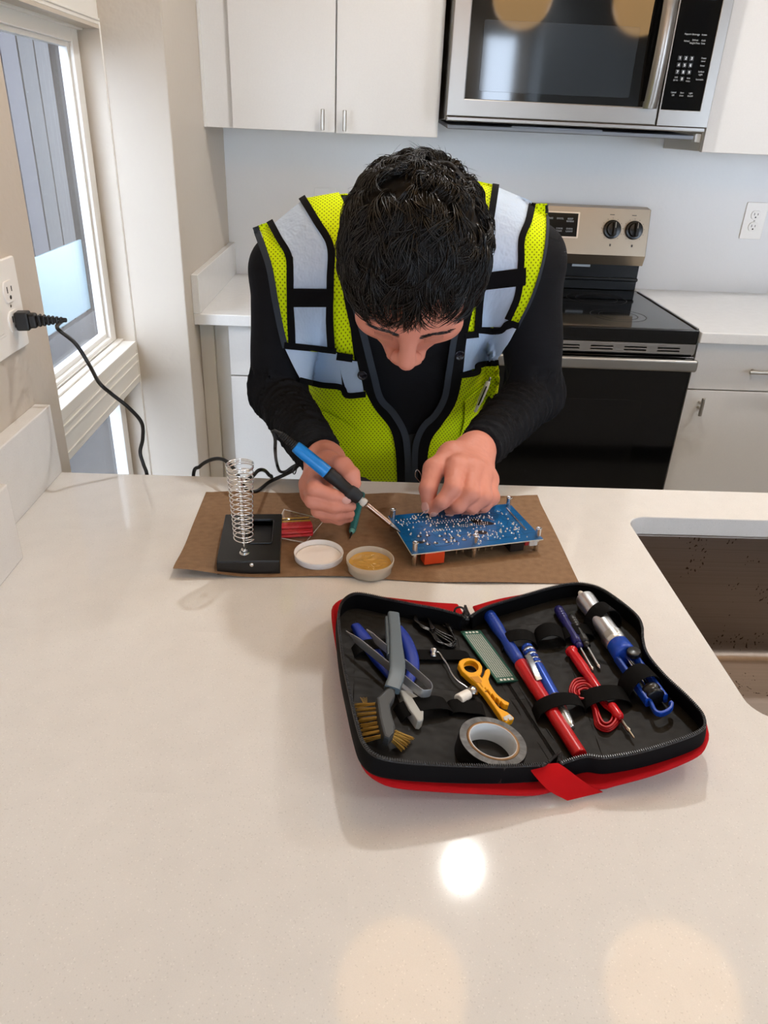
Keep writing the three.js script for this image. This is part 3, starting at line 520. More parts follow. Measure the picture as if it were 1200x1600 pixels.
// bag of shrink tube
{
  const P = (x, y, h) => onTop(x, y, YP + h);
  const red = std(0xd0222c, 0.5), yel = std(0xd9b13a, 0.5), blk = std(0x1c2522, 0.5);
  const a0 = P(437, 836, 0.006), b0 = P(489, 833, 0.006), dir = b0.clone().sub(a0).normalize(), back = V(-dir.z, 0, dir.x).multiplyScalar(-1);
  if (back.z > 0) back.negate();
  const len = a0.distanceTo(b0);
  let row = 0;
  const put = (k, lay, m, label, group, l0 = 0.0, l1 = len) => { const s = a0.clone().addScaledVector(back, k * 0.0042 + lay * 0.002).addScaledVector(dir, l0 + rr(-0.0008, 0.0008)); s.y = YC + YP + 0.0034 + lay * 0.0042; const e = s.clone().addScaledVector(dir, l1 - l0); solo('shrink_tube', rod(s, e, 0.0021, 0.0021, 10), m, label, 'tube', group); };
  for (let k = 0; k < 8; k++) put(k, 0, red, 'red shrink tube lying with its alike in the clear bag', 'red shrink tubes in the bag');
  for (let k = 0; k < 7; k++) put(k, 1, red, 'red shrink tube lying with its alike in the clear bag', 'red shrink tubes in the bag');
  for (let k = 0; k < 3; k++) put(k + 1.2, 2, red, 'red shrink tube lying with its alike in the clear bag', 'red shrink tubes in the bag', 0.001);
  put(7.2, 1, yel, 'yellow shrink tube behind the red ones in the clear bag', 'tubes');
  for (let k = 0; k < 3; k++) put(8.3 + k, 0, blk, 'dark shrink tube behind the yellow one in the clear bag', 'dark shrink tubes in the bag');
  put(11.5, 0, yel, 'yellow shrink tube at the back edge of the clear bag', 'tubes', 0.004);
  for (const c of scene.children) if (c.userData.group === 'tubes') delete c.userData.group;
  // film: a pillow whose four edges are pinched flat
  const cs = [P(424, 838, 0.003), P(477, 848, 0.002), P(507, 812, 0.004), P(444, 796, 0.014)];
  const sheet = (s) => { const rows = []; for (let j = 0; j <= 18; j++) { const r = []; for (let i = 0; i <= 24; i++) { const u = i / 24, v = j / 18, p = cs[0].clone().lerp(cs[1], u).lerp(cs[3].clone().lerp(cs[2], u), v), bulge = Math.pow(Math.sin(Math.PI * u), 0.45) * Math.pow(Math.sin(Math.PI * v), 0.45); p.y = s > 0 ? lerp(p.y, YC + YP + 0.0165, bulge) + 0.0022 * bulge * nz(u * 6, v * 6, 2) : lerp(p.y, YC + YP + 0.0004, bulge); r.push(p); } rows.push(r); } return gridSurface(rows); };
  const film = phys(0xffffff, 0.12, { transmission: 1, thickness: 0, ior: 1.45, side: THREE.DoubleSide });
  const bag = thing('plastic_bag', 'small clear plastic bag of red tubes beside the black stand', 'bag', V(cs[0].x + 0.03, YC + YP, cs[0].z - 0.02));
  part('film', [sheet(1), sheet(-1)], film, bag);
  const edge = phys(0xf2f0ea, 0.25, { transmission: 0.35, thickness: 0 });
  part('seal', [tube([cs[0], cs[3]], 0.0009), tube([cs[0], cs[1]], 0.0008), tube([cs[3], cs[2]], 0.0006), tube([cs[1], cs[2]], 0.0006)], edge, bag);
}
// lid and flux tub
{
  const c = onTop(498, 870, YP + 0.001); c.y = YC + YP;
  const o = thing('tub_lid', 'round white plastic lid lying open side up on the kraft paper', 'lid', c);
  const wl = phys(0xfcfaf8, 0.35, { transmission: 0.12, thickness: 0 });
  part('rim', turned(c, c.clone().setY(9), [[0.0, 0.02889], [0.0006, 0.03107], [0.008, 0.03183], [0.0088, 0.03161], [0.0088, 0.03030], [0.002, 0.02965]], 56), wl, o);
  part('disc', turned(c, c.clone().setY(9), [[0, 0.02998], [0.0016, 0.02998], [0.0019, 0.02780], [0.0017, 0.00000]], 56), std(0xfdfaf8, 0.5), o);
  const f = onTop(578, 886, YP + 0.004); f.y = YC + YP;
  const q = thing('flux_tub', 'small clear round tub half full of amber flux paste', 'tub', f);
  const tubM = phys(0xf3eee2, 0.22, { transmission: 0.55, thickness: 0, ior: 1.45 });
  part('wall', turned(f, f.clone().setY(9), [[0, 0.0], [0, 0.0265], [0.0008, 0.0275], [0.011, 0.0282], [0.0112, 0.0298], [0.0168, 0.0302], [0.0174, 0.0297], [0.0174, 0.0288], [0.0115, 0.0274], [0.0016, 0.0265], [0.0012, 0.0]], 56), tubM, q);
  const rows = [];
  for (let j = 0; j <= 26; j++) { const r = [], rad = 0.0266 * j / 26; for (let i = 0; i <= 60; i++) { const a = -i / 60 * 2 * Math.PI, x = rad * Math.cos(a), z = rad * Math.sin(a); r.push(V(f.x + x, f.y + 0.0098 + 0.0016 * Math.abs(nz(x * 90 + 2, z * 160, 3)) * 2.2 * smooth(0.0262, 0.016, rad) + 0.0012 * nz(x * 60, z * 60, 9) + 0.001 * smooth(0.021, 0.0266, rad), f.z + z)); } rows.push(r); }
  part('flux', gridSurface(rows), phys(0xd9ac55, 0.1, { ior: 1.5, transmission: 0.25, thickness: 0, clearcoat: 1, clearcoatRoughness: 0.05 }), q);
  part('flux_body', turned(f, f.clone().setY(9), [[0.0022, 0], [0.0022, 0.026], [0.0095, 0.0265], [0.0095, 0]], 48), std(0xdcc07c, 0.4), q);
}
// teal precision driver under the fist
{
  const tip = onTop(547, 841, YP + 0.002), end = onTop(566, 771, YP + 0.012), d = end.clone().sub(tip).normalize(), L = tip.distanceTo(end);
  const o = thing('precision_driver', 'teal precision screwdriver with thin dark tip under the fist', 'screwdriver', tip.clone().addScaledVector(d, L / 2));
  const teal = std(0x1f6f72, 0.35);
  part('blade', turned(tip, end, [[0, 0], [0.0002, 0.0007], [0.004, 0.0008], [0.0045, 0.0011], [0.009, 0.0011], [0.0092, 0.0016], [0.014, 0.0016], [0.014, 0]], 12), std(0x2a2a2a, 0.35, { metalness: 0.8 }), o);
  part('collar', turned(tip, end, [[0.0135, 0], [0.0135, 0.0024], [0.016, 0.0038], [0.017, 0.0044], [0.019, 0.0044], [0.019, 0]], 18), std(0x5ea39b, 0.3), o);
  const pr = [[0.0185, 0], [0.0185, 0.0046]]; for (let k = 0; k < 5; k++) { const s = 0.021 + k * 0.004; pr.push([s, 0.0051], [s + 0.0028, 0.0051], [s + 0.0032, 0.0047], [s + 0.0038, 0.0047]); } pr.push([0.043, 0.0052], [L - 0.003, 0.0048], [L, 0.003], [L, 0]);
  part('handle', turned(tip, end, pr, 20), teal, o);
}
// circuit board, solder side up, on its pillars
const PCB = { h: 0.0225 };
{
  const A = onTop(633, 866, PCB.h), B = onTop(844, 843, PCB.h), Cc = onTop(801, 786, PCB.h), Dd = onTop(616, 806, PCB.h);
  const xd = B.clone().sub(A).add(Cc.clone().sub(Dd)).setY(0).normalize(), zz = V(-xd.z, 0, xd.x); if (zz.z < 0) zz.negate();
  const mid = A.clone().add(B).add(Cc).add(Dd).multiplyScalar(0.25), w = (A.distanceTo(B) + Cc.distanceTo(Dd)) / 2, d = (A.distanceTo(Dd) + B.distanceTo(Cc)) / 2;
  Object.assign(PCB, { xd, zz, mid, w, d });
  const L = PCB.at = (u, v, y = 0) => mid.clone().addScaledVector(xd, u * w / 2).addScaledVector(zz, v * d / 2).add(V(0, y, 0));   // u, v from -1 to 1; v = 1 is the near edge
  const o = thing('circuit_board', 'blue circuit board lying solder side up on silver standoffs', 'circuit board', L(0, 0, -PCB.h + YP));
  const W = 1400, H = Math.round(W * d / w), cv = document.createElement('canvas'); cv.width = W; cv.height = H; const c = cv.getContext('2d');
  c.fillStyle = '#0a5f9e'; c.fillRect(0, 0, W, H);
  const X = (u) => (u + 1) / 2 * W, Y = (v) => (v + 1) / 2 * H;
  c.lineWidth = 9; c.lineCap = 'round'; c.lineJoin = 'round';
  const joints = [];
  const J = (u, v, s = 1) => joints.push([u, v, s]);
  c.strokeStyle = '#07497f';
  for (let k = 0; k < 46; k++) { let x = rr(0, W), y = rr(0, H); c.beginPath(); c.moveTo(x, y); for (let s = 0; s < 4; s++) { if (s % 2) { x += rr(-1, 1) * 240; } else { y += rr(-1, 1) * 110; } if (rnd() < 0.5) { const q = rr(-60, 60); x += q; y += Math.abs(q); } c.lineTo(x, y); } c.stroke(); }
  c.strokeStyle = '#062c4e'; c.lineWidth = 7;
  for (const line of [[[-0.62, 0.12], [-0.66, 0.45], [-0.6, 0.78], [-0.45, 0.8], [-0.32, 0.72]], [[-0.3, 0.1], [-0.36, 0.4], [0.02, 0.34], [0.06, 0.2]], [[-0.9, -0.2], [-0.4, -0.3], [-0.2, -0.16], [0.3, -0.18]], [[0.1, 0.5], [0.14, 0.78], [0.3, 0.8], [0.5, 0.7]], [[0.3, -0.55], [0.55, -0.62], [0.74, -0.4], [0.8, 0.2]], [[-0.92, -0.45], [-0.5, -0.6], [-0.1, -0.58]], [[0.62, 0.85], [0.7, 0.4], [0.9, 0.3]]]) { c.beginPath(); line.forEach(([u, v], i) => i ? c.lineTo(X(u), Y(v)) : c.moveTo(X(u), Y(v))); c.stroke(); }
  c.fillStyle = '#050708';                    // bare dark patch round the soldered chip, and two smaller ones
  for (const [u, v, a, b] of [[0.33, -0.1, 110, 46], [0.25, -0.28, 60, 40], [-0.78, 0.5, 40, 26], [0.2, 0.36, 62, 40]]) { c.beginPath(); c.ellipse(X(u), Y(v), a, b, 0.3, 0, 7); c.fill(); }
  c.strokeStyle = '#8fc3e6'; c.lineWidth = 2.5; for (let k = 0; k < 22; k++) c.strokeRect(rr(0.05, 0.9) * W, rr(0.05, 0.9) * H, rr(30, 90), rr(16, 40));
  // solder joints: connector rows, chip rows, scattered leads
  for (let k = 0; k < 18; k++) { J(-0.42 + k * 0.045, -0.42, 0.8); J(-0.46 + k * 0.045, -0.33, 0.8); }
  for (let k = 0; k < 13; k++) { J(-0.02 + k * 0.035, -0.12, 0.7); J(-0.04 + k * 0.035, -0.04, 0.7); }
  for (let k = 0; k < 14; k++) J(-0.85 + k * 0.05, -0.72, 0.8);
  for (let k = 0; k < 11; k++) J(-0.9 + k * 0.05, -0.5, 0.8);
  for (let k = 0; k < 9; k++) { J(-0.6 + k * 0.045, 0.04, 0.9); J(0.1 + k * 0.075, 0.56 - 0.02 * k, 1.1); }
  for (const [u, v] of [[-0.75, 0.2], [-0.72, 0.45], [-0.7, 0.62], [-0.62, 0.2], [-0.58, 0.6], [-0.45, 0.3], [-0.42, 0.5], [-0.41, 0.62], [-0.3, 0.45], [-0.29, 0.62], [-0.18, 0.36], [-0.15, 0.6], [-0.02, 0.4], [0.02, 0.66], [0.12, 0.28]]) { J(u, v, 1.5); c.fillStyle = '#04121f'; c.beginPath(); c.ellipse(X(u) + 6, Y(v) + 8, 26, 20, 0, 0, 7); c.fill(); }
  let n = 0; while (n < 170) { const u = rr(-0.93, 0.8), v = rr(-0.9, 0.9); if (u < -0.35 && v > 0.1) continue; if (joints.every(([a, b]) => Math.hypot((a - u) * w, (b - v) * d) > 0.0036)) { J(u, v, rr(0.7, 1.35)); n++; } }
  const tex = new THREE.CanvasTexture(cv); tex.colorSpace = THREE.SRGBColorSpace; tex.anisotropy = 8;
  const lam = new THREE.BoxGeometry(w, 0.0016, d);
  { const p = lam.attributes.position, nn = lam.attributes.normal, uv = lam.attributes.uv; for (let i = 0; i < p.count; i++) nn.getY(i) > 0.5 ? uv.setXY(i, p.getX(i) / w + 0.5, 0.5 - p.getZ(i) / d) : uv.setXY(i, 0.01, 0.99); }
  const basis = new THREE.Matrix4().makeBasis(xd, V(0, 1, 0), zz);
  lam.applyMatrix4(basis.clone().setPosition(L(0, 0, -0.0008)));
  part('board', lam, phys(0xffffff, 0.28, { map: tex, clearcoat: 0.5, clearcoatRoughness: 0.15 }), o);
  part('board_edge', [obox(L(0, 1, -0.001), [w * 0.998, 0.0014, 0.0006], xd, V(0, 1, 0), 0.0001), obox(L(-1, 0, -0.001), [0.0006, 0.0014, d * 0.998], xd, V(0, 1, 0), 0.0001), obox(L(1, 0, -0.001), [0.0006, 0.0014, d * 0.998], xd, V(0, 1, 0), 0.0001)], std(0xd8d3c0, 0.6), o, 'pale fibreglass cut edge');
  const sol = std(0xe6e8ea, 0.2, { metalness: 1 });
  const cone = new THREE.LatheGeometry([[0.0013, 0], [0.0011, 0.0004], [0.0005, 0.0012], [0.00035, 0.0024], [0, 0.0026]].map(([r, y]) => new THREE.Vector2(r, y)), 7);
  const all = part('solder_joints', joints.map(([u, v, s]) => cone.clone().scale(s, s * rr(0.5, 0.85), s).translate(...L(u, v).toArray())), sol, o); all.userData.kind = 'stuff';
  part('solder_strip', obox(L(0.87, -0.12, 0.0008), [0.0022, 0.0016, d * 0.62], xd.clone().applyAxisAngle(V(0, 1, 0), -0.02), V(0, 1, 0), 0.0006), sol, o, 'long bright solder strip near the right edge');
  part('jumper', rod(L(0.44, -0.32, 0.002), L(0.5, -0.1, 0.002), 0.0006), sol, o);
  const so = std(0xdadcde, 0.2, { metalness: 1 });
  for (const [u, v] of [[-0.95, -0.88], [-0.93, 0.88], [-0.03, 0.86], [0.95, 0.86], [0.95, -0.9]]) {
    const b = L(u, v, 0), t2 = b.clone().add(V(0, 1, 0));
    part('standoff', [turned(b, t2, [[0, 0.0034], [0.0002, 0.0036], [0.0115, 0.0036], [0.012, 0.0042], [0.0128, 0.0042], [0.0132, 0.0036], [0.0132, 0.0022], [0.008, 0.002], [0.008, 0]], 20), turned(L(u, v, -PCB.h + YP), L(u, v, 1), [[0, 0], [0, 0.0032], [PCB.h - YP - 0.0016, 0.0032], [PCB.h - YP - 0.0016, 0]], 14)], so, o);
  }
  // components hanging under the board
  const comp = (name, u, v, sx, sy, sz, m) => part(name, obox(L(u, v, -0.0018 - sy / 2), [sx, sy, sz], xd, V(0, 1, 0), 0.0008), m, o);
  comp('relay', -0.66, 0.86, 0.027, 0.0165, 0.016, std(0xe0471a, 0.4));
  comp('transformer', 0.62, 0.74, 0.02, 0.015, 0.02, M.blackPlastic);
  comp('connector', 0.3, 0.2, 0.05, 0.012, 0.012, M.blackPlastic);
  comp('heat_sink', -0.2, -0.4, 0.06, 0.014, 0.02, std(0x444444, 0.5));
  comp('capacitor', 0.77, 0.88, 0.006, 0.008, 0.006, std(0xa01c20, 0.4));
  comp('terminal', 0.87, 0.86, 0.012, 0.009, 0.01, std(0xd7d5cf, 0.4));
  for (const u of [-0.32, -0.22, -0.08, 0.02, 0.12, 0.22]) part('pin', rod(L(u, 0.93, -0.0016), L(u, 0.93, -0.009), 0.0006, 0.0006, 8), so, o);
}
// soldering iron held over the board
function atDist(px, py, from, dist) {         // point on a sight line at a distance from a point, the far solution
  const d = sight(px, py).normalize(), m = camera.position.clone().sub(from), b = m.dot(d), c = m.lengthSq() - dist * dist, disc = Math.max(b * b - c, 0);
  return camera.position.clone().addScaledVector(d, -b + Math.sqrt(disc));
}
const IRON = {};
{
  const tip = onTop(626, 832, PCB.h + 0.0012), K = 1.127, tail = atDist(461, 697, tip, 0.158 * K), d = tail.clone().sub(tip).normalize();
  Object.assign(IRON, { tip, tail, d, at: (s) => tip.clone().addScaledVector(d, s * K) });
  const iron = (prof, seg) => turned(tip, tail, prof.map(([s, r]) => [s * K, r]), seg);
  const o = thing('soldering_iron', 'soldering iron with bright blue handle and black grip held over the board', 'soldering iron', IRON.at(0.08));
  part('tip', iron( [[0, 0], [0.0004, 0.0006], [0.006, 0.0022], [0.012, 0.003], [0.018, 0.003], [0.018, 0]], 16), std(0x8f8a86, 0.25, { metalness: 1 }), o);
  part('shaft', iron( [[0.016, 0], [0.016, 0.0034], [0.0165, 0.0037], [0.050, 0.0037], [0.0503, 0.0042], [0.054, 0.0042], [0.054, 0]], 20), std(0x9a8274, 0.2, { metalness: 1 }), o);
  part('collar', iron( [[0.0535, 0], [0.0535, 0.0052], [0.055, 0.0056], [0.0585, 0.0056], [0.0588, 0.0046], [0.0625, 0.0046], [0.0625, 0]], 20), std(0xd6d1c8, 0.35), o);
  part('grip', iron( [[0.062, 0], [0.062, 0.0072], [0.0632, 0.0084], [0.071, 0.0094], [0.0735, 0.0109], [0.0765, 0.0113], [0.0785, 0.0109], [0.080, 0.0096], [0.088, 0.0083], [0.098, 0.0086], [0.108, 0.0092], [0.111, 0.009], [0.111, 0]], 28), std(0x16181a, 0.6), o);
  part('handle', iron( [[0.1105, 0], [0.1105, 0.0084], [0.112, 0.0089], [0.150, 0.0084], [0.157, 0.0078], [0.158, 0.007], [0.158, 0]], 28), std(0x1286d8, 0.28), o);
  const pr = [[0.1575, 0], [0.1575, 0.0068]]; for (let k = 0; k < 9; k++) { const s = 0.1585 + k * 0.0024, r = lerp(0.0062, 0.0045, k / 8); pr.push([s, r - 0.0012], [s + 0.0006, r], [s + 0.0016, r], [s + 0.0022, r - 0.0012]); } pr.push([0.1805, 0.003], [0.183, 0.0025], [0.183, 0]);
  part('strain_relief', iron( pr, 18), std(0x121213, 0.55), o);
}
// mains cord: wall plug, over the back edge of the worktop, up again and to the iron
{
  const xw = XL, plugBase = at(27, 500, 0, XL + 0.008); 
  const up = V(0, 1, 0), n = V(1, 0, 0), side = V(0, 0, -1);
  const pc = at(26, 501, 0, XL + 0.01), oc = V(XL, 1.185, pc.z + 0.002);
  // plate with two gangs
  const plate = V(XL, 0, pc.z); plate.y = pc.y + 0.0195;
  const o = thing('wall_outlet', 'white two-gang outlet plate on the left wall with a black plug in it', 'outlet', plate);
  part('plate', place(extrude(shapeOf(roundRect(0.118, 0.122, 0.004)), 0.006, 0.002, { segs: 4 }), plate.clone().add(V(0, 0, 0.023)), side, n), M.whitePlastic, o);
  duplex(o, plate, side, up, n);
  const dec = plate.clone().add(V(0.004, 0, 0.046));
  part('switch', [obox(dec, [0.005, 0.067, 0.033], n, up, 0.001), obox(dec.clone().add(V(0.002, 0, 0)), [0.005, 0.06, 0.026], n.clone().applyAxisAngle(side, 0.05), up, 0.002)], M.whitePlastic, o);
  const cord = thing('power_cord', 'black mains cord from the wall plug over the counter edge to the iron', 'cord', V(-0.3, YC, -1.08));
  const blk = std(0x0b0b0b, 0.4);
  const d = V(1, 0.02, -0.12).normalize(), q = (s) => pc.clone().addScaledVector(d, s);
  part('plug', [obox(q(0.009), [0.018, 0.025, 0.019], d, up, 0.003, 3), obox(q(0.0215), [0.012, 0.02, 0.015], d, up, 0.004, 3), ...[0, 1, 2, 3, 4, 5].map((k) => obox(q(0.031 + k * 0.0055), [0.004, lerp(0.016, 0.0085, k / 5), lerp(0.012, 0.0075, k / 5)], d, up, 0.0018)), rod(q(0.026), q(0.066), 0.0045, 0.003)], blk, cord);
  const r = 0.0029, zb = -1.064;
  const c1 = [q(0.06), at(90, 513, 2, pc.z - 0.045), at(118, 537, 2, pc.z - 0.05), at(140, 571, 2, pc.z - 0.05), at(155, 598, 2, -1.05), at(175, 616, 2, -1.06), at(200, 636, 2, -1.07), at(221, 660, 2, -1.08), at(223, 685, 2, -1.085), at(219, 706, 2, -1.082), at(224, 725, 2, -1.078), at(230, 745, 2, -1.073), V(-0.345, 0.84, -1.085), V(-0.33, 0.76, -1.10), V(-0.30, 0.72, -1.10), V(-0.275, 0.78, -1.095), at(302, 746, 2, -1.072), at(312, 729, 2, -1.06), at(328, 719, 2, -1.052), at(345, 717, 2, -1.04), at(360, 726, 2, -1.02), at(372, 743, 2, -1.0), onTop(384, 763, YP + 0.003), onTop(400, 768, YP + 0.003), onTop(421, 753, 0.006), onTop(442, 743, 0.012), atZ(456, 736, -1.04), atZ(466, 727, -1.045)];
  part('cable', tube(c1, r, { steps: 420, radial: 10 }), blk, cord);
  const e = IRON.at(0.181), c2 = [e, e.clone().addScaledVector(IRON.d, 0.008).add(V(-0.002, -0.002, 0)), atZ(430, 686, e.z - 0.002), atZ(430, 704, e.z - 0.004), atZ(432, 722, -1.04), atZ(437, 736, -1.04), atZ(446, 737, -1.042), atZ(456, 730, -1.044), atZ(466, 724, -1.048), atZ(474, 718, -1.06)];
  part('cable', tube(c2, 0.0023, { steps: 120, radial: 10 }), blk, cord);
  part('cable', tube([onTop(386, 750, 0.004), onTop(395, 744, 0.008), atZ(404, 735, -1.04), atZ(413, 735, -1.055), atZ(420, 742, -1.066), atZ(424, 752, -1.075), V(-0.16, 0.82, -1.09)], r, { steps: 60, radial: 10 }), blk, cord);
  part('cable_tie', tube([atZ(458, 738, -1.038), atZ(462, 725, -1.038), atZ(465, 726, -1.052), atZ(461, 740, -1.05)], 0.0009, { closed: true, steps: 24 }), std(0x2a2a2c, 0.3), cord);
}
// ---------- the open tool case ----------
// bar of a given cross-section (pairs [across, up]) swept along points; up is the side it faces
function sweep(points, section, up, { steps = 40, caps = true, scale = null, tension = 0.5 } = {}) {
  const c = new THREE.CatmullRomCurve3(points, false, 'catmullrom', tension), n = section.length, pos = [], uv = [], idx = [];
  for (let i = 0; i <= steps; i++) {
    const q = i / steps, p = c.getPointAt(q), tg = c.getTangentAt(q), side = tg.clone().cross(up).normalize(), u2 = side.clone().cross(tg).normalize(), k = scale ? scale(q) : 1;
    for (let j = 0; j <= n; j++) { const [a, b] = section[j % n], v = p.clone().addScaledVector(side, a * (Array.isArray(k) ? k[0] : k)).addScaledVector(u2, b * (Array.isArray(k) ? k[1] : k)); pos.push(v.x, v.y, v.z); uv.push(j / n, q); }
  }
  for (let i = 0; i < steps; i++) for (let j = 0; j < n; j++) { const a = i * (n + 1) + j, b = a + 1, d = a + n + 1, e = d + 1; idx.push(a, b, d, b, e, d); }
  const g = new THREE.BufferGeometry(); g.setAttribute('position', new THREE.Float32BufferAttribute(pos, 3)); g.setAttribute('uv', new THREE.Float32BufferAttribute(uv, 2)); g.setIndex(idx); g.computeVertexNormals();
  if (!caps) return g;
  const out = [g];
  for (const i of [0, steps]) {
    const P = []; for (let j = 0; j < n; j++) { const k = 3 * (i * (n + 1) + j); P.push(V(pos[k], pos[k + 1], pos[k + 2])); }
    const m = P.reduce((s, p) => s.add(p), V(0, 0, 0)).multiplyScalar(1 / n), f = [];
    for (let j = 0; j < n; j++) { const a = P[j], b = P[(j + 1) % n]; f.push(...(i ? [m, a, b] : [m, b, a]).flatMap((p) => p.toArray())); }
    const cg = new THREE.BufferGeometry(); cg.setAttribute('position', new THREE.Float32BufferAttribute(f, 3)); cg.computeVertexNormals(); out.push(cg);
  }
  return join(out);
}
const superEllipse = (a, b, e = 0.5, n = 20) => Array.from({ length: n }, (_, i) => { const t = -i / n * 2 * Math.PI, c = Math.cos(t), s = Math.sin(t); return [a * Math.sign(c) * Math.abs(c) ** e, b * Math.sign(s) * Math.abs(s) ** e]; });
const CR = (x, y) => [500 + x / 1.9355, 900 + y / 1.9355], CL2 = (x, y) => [510 + x / 3.636, 910 + y / 3.636], CR3 = (x, y) => [730 + x / 3.158, 900 + y / 3.158];
const S0 = onTop(728, 968, 0.0095), S1 = onTop(872, 1192, 0.0095), SD = S1.clone().sub(S0).normalize(), EL = V(SD.z, 0, -SD.x).multiplyScalar(-1);
if (EL.x > 0) EL.negate();
const TILT = 0.155;
const half = (e) => { const out = e.clone().multiplyScalar(Math.cos(TILT)).add(V(0, Math.sin(TILT), 0)), n = SD.clone().cross(out).normalize(); if (n.y < 0) n.negate(); return { out, n, o: S0.clone() }; };
const HL = half(EL), HR = half(EL.clone().negate());
const PL = (x, y, h = 0) => onPlane(...CL2(x, y), HL.o, HL.n, h), PR = (x, y, h = 0) => onPlane(...CR3(x, y), HR.o, HR.n, h);
const PLc = (x, y, h = 0) => onPlane(...CR(x, y), HL.o, HL.n, h), PRc = (x, y, h = 0) => onPlane(...CR(x, y), HR.o, HR.n, h);
{
  const o = thing('tool_case', 'open black zip case with red outside holding tools on the worktop', 'tool case', V(S0.x, YC, (S0.z + S1.z) / 2));
  const clothMap = dataTex(256, 256, (u, v, i, j) => { const w = ((i >> 1) + (j >> 1)) % 2, s = 0.1 + 0.018 * w + 0.022 * nz(u * 7, v * 7, 1) + 0.02 * (hash(i, j) - 0.5); return [s * 1.02, s, s * 0.99]; });
  const clothBump = dataTex(256, 256, grey((u, v) => 0.5 + 0.3 * nz(u * 5, v * 5, 8) + 0.14 * nz(u * 13, v * 13, 3)), false);
  const lining = phys(0xffffff, 0.55, { specularIntensity: 0.45, map: tiled(clothMap, 0.05), bumpMap: tiled(clothBump, 0.11), bumpScale: 0.003 }), wallM = phys(0x08080a, 0.75, { specularIntensity: 0.2, side: THREE.DoubleSide });
  const redM = phys(0xb4060f, 0.7, { specularIntensity: 0.3, bumpMap: tiled(fineGrain, 0.02), bumpScale: 0.0004 });
  const rims = {
    L: [[448, 128], [400, 112], [350, 99], [290, 88], [200, 70], [135, 56], [100, 56], [72, 74], [58, 104], [57, 150], [70, 260], [95, 380], [113, 455], [133, 510], [172, 546], [250, 563], [400, 573], [560, 576], [690, 570]],
    R: [[448, 128], [500, 97], [560, 77], [640, 53], [700, 36], [755, 25], [800, 25], [850, 40], [910, 80], [958, 122], [974, 155], [976, 190], [990, 238], [1040, 300], [1108, 364], [1150, 410], [1163, 440], [1158, 462], [1120, 484], [1040, 512], [950, 536], [860, 550], [800, 546], [715, 572]],
  };
  const reds = {
    L: [[458, 103], [420, 94], [330, 88], [200, 74], [110, 66], [62, 80], [39, 96], [33, 120], [40, 180], [60, 290], [88, 430], [108, 530], [130, 588], [170, 624], [230, 645], [350, 656], [500, 664], [640, 668], [722, 652]],
    R: [[462, 100], [540, 78], [640, 60], [760, 42], [840, 70], [930, 150], [985, 240], [1060, 330], [1150, 420], [1174, 478], [1172, 510], [1150, 545], [1090, 576], [1000, 610], [900, 637], [840, 650], [738, 640]],
  };
  for (const [k, H, fn] of [['L', HL, PLc], ['R', HR, PRc]]) {
    const yd = H.n.clone().cross(SD);
    const to2 = (p) => [p.clone().sub(H.o).dot(SD), p.clone().sub(H.o).dot(yd)];
    const WH = 0.019;
    const rim = along(rims[k].map(([x, y]) => fn(x, y, WH)), 150, 0.5);
    rim[0].copy(S0).addScaledVector(HL.n.clone().add(HR.n).normalize(), 0.014).addScaledVector(SD, -0.006); rim[149].copy(S1).addScaledVector(HL.n.clone().add(HR.n).normalize(), 0.012);
    const base = rim.map((p, i) => { const b = p.clone(), q = i / 149; b.addScaledVector(H.n, -b.clone().sub(H.o).dot(H.n) + 0.0005); const c = b.clone().sub(H.o); const e = Math.max(c.dot(H.out), 0.0); return b; });
    // outside panel and lining
    const redCurve = along(reds[k].map(([x, y]) => fn(x, y, -0.006)), 90, 0.5).map((p) => { const e = p.clone().sub(H.o).dot(H.out); return e < -0.004 ? p.addScaledVector(H.out, -0.004 - e) : p; }).map(to2);
    part('cover', boxUV(place(extrude(shapeOf(redCurve), 0.0065, 0.003, { segs: 4 }), H.o.clone().addScaledVector(H.n, -0.0068), SD, H.n)), redM, o, 'red padded outside panel');
    part('lining', boxUV(place(extrude(shapeOf(base.map(to2)), 0.0012, 0.0003), H.o.clone().addScaledVector(H.n, -0.0004), SD, H.n)), lining, o);
    // side wall, zip tape and teeth
    const rows = []; for (let j = 0; j <= 5; j++) rows.push(rim.map((p, i) => { const q = base[i].clone().lerp(p, j / 5), bow = Math.sin(Math.PI * j / 5) * 0.0025; return q.addScaledVector(H.out, bow * 0.4); }));
    part('side_wall', gridSurface(rows, { thick: 0.0012 }), wallM, o);
    part('zip_tape', tube(rim, 0.0014, { steps: 220, radial: 8 }), std(0x0a0a0b, 0.5), o);
    const cv = new THREE.CatmullRomCurve3(rim), teeth = [];
    for (let i = 0; i < 290; i++) { const q = (i + 0.5) / 290, p = cv.getPointAt(q), tg = cv.getTangentAt(q); teeth.push(obox(p.addScaledVector(H.n, 0.0013), [0.0011, 0.0014, 0.0026], tg, H.n, 0.0003, 1)); }
    part('zip_teeth', teeth, std(0x17171a, 0.3), o).userData.kind = 'stuff';
  }
  // spine between the halves
  const sp = []; for (let j = 0; j <= 6; j++) { const a = (j / 6 - 0.5) * 2, r = []; for (let i = 0; i <= 30; i++) { const p = S0.clone().addScaledVector(SD, -0.004 + (S0.distanceTo(S1) + 0.006) * i / 30); p.addScaledVector(EL, -a * 0.008); p.y += 0.0022 - 0.0018 * (1 - a * a) + 0.0006 * nz(i * 0.4, a, 2); r.push(p); } sp.push(r); }
  part('spine', gridSurface(sp, { thick: 0.001 }), lining, o);
  part('cover', boxUV(obox(S0.clone().lerp(S1, 0.5).add(V(0, -0.0066, 0)), [S0.distanceTo(S1) + 0.02, 0.004, 0.036], SD, V(0, 1, 0), 0.0018)), redM, o, 'red outside of the spine');
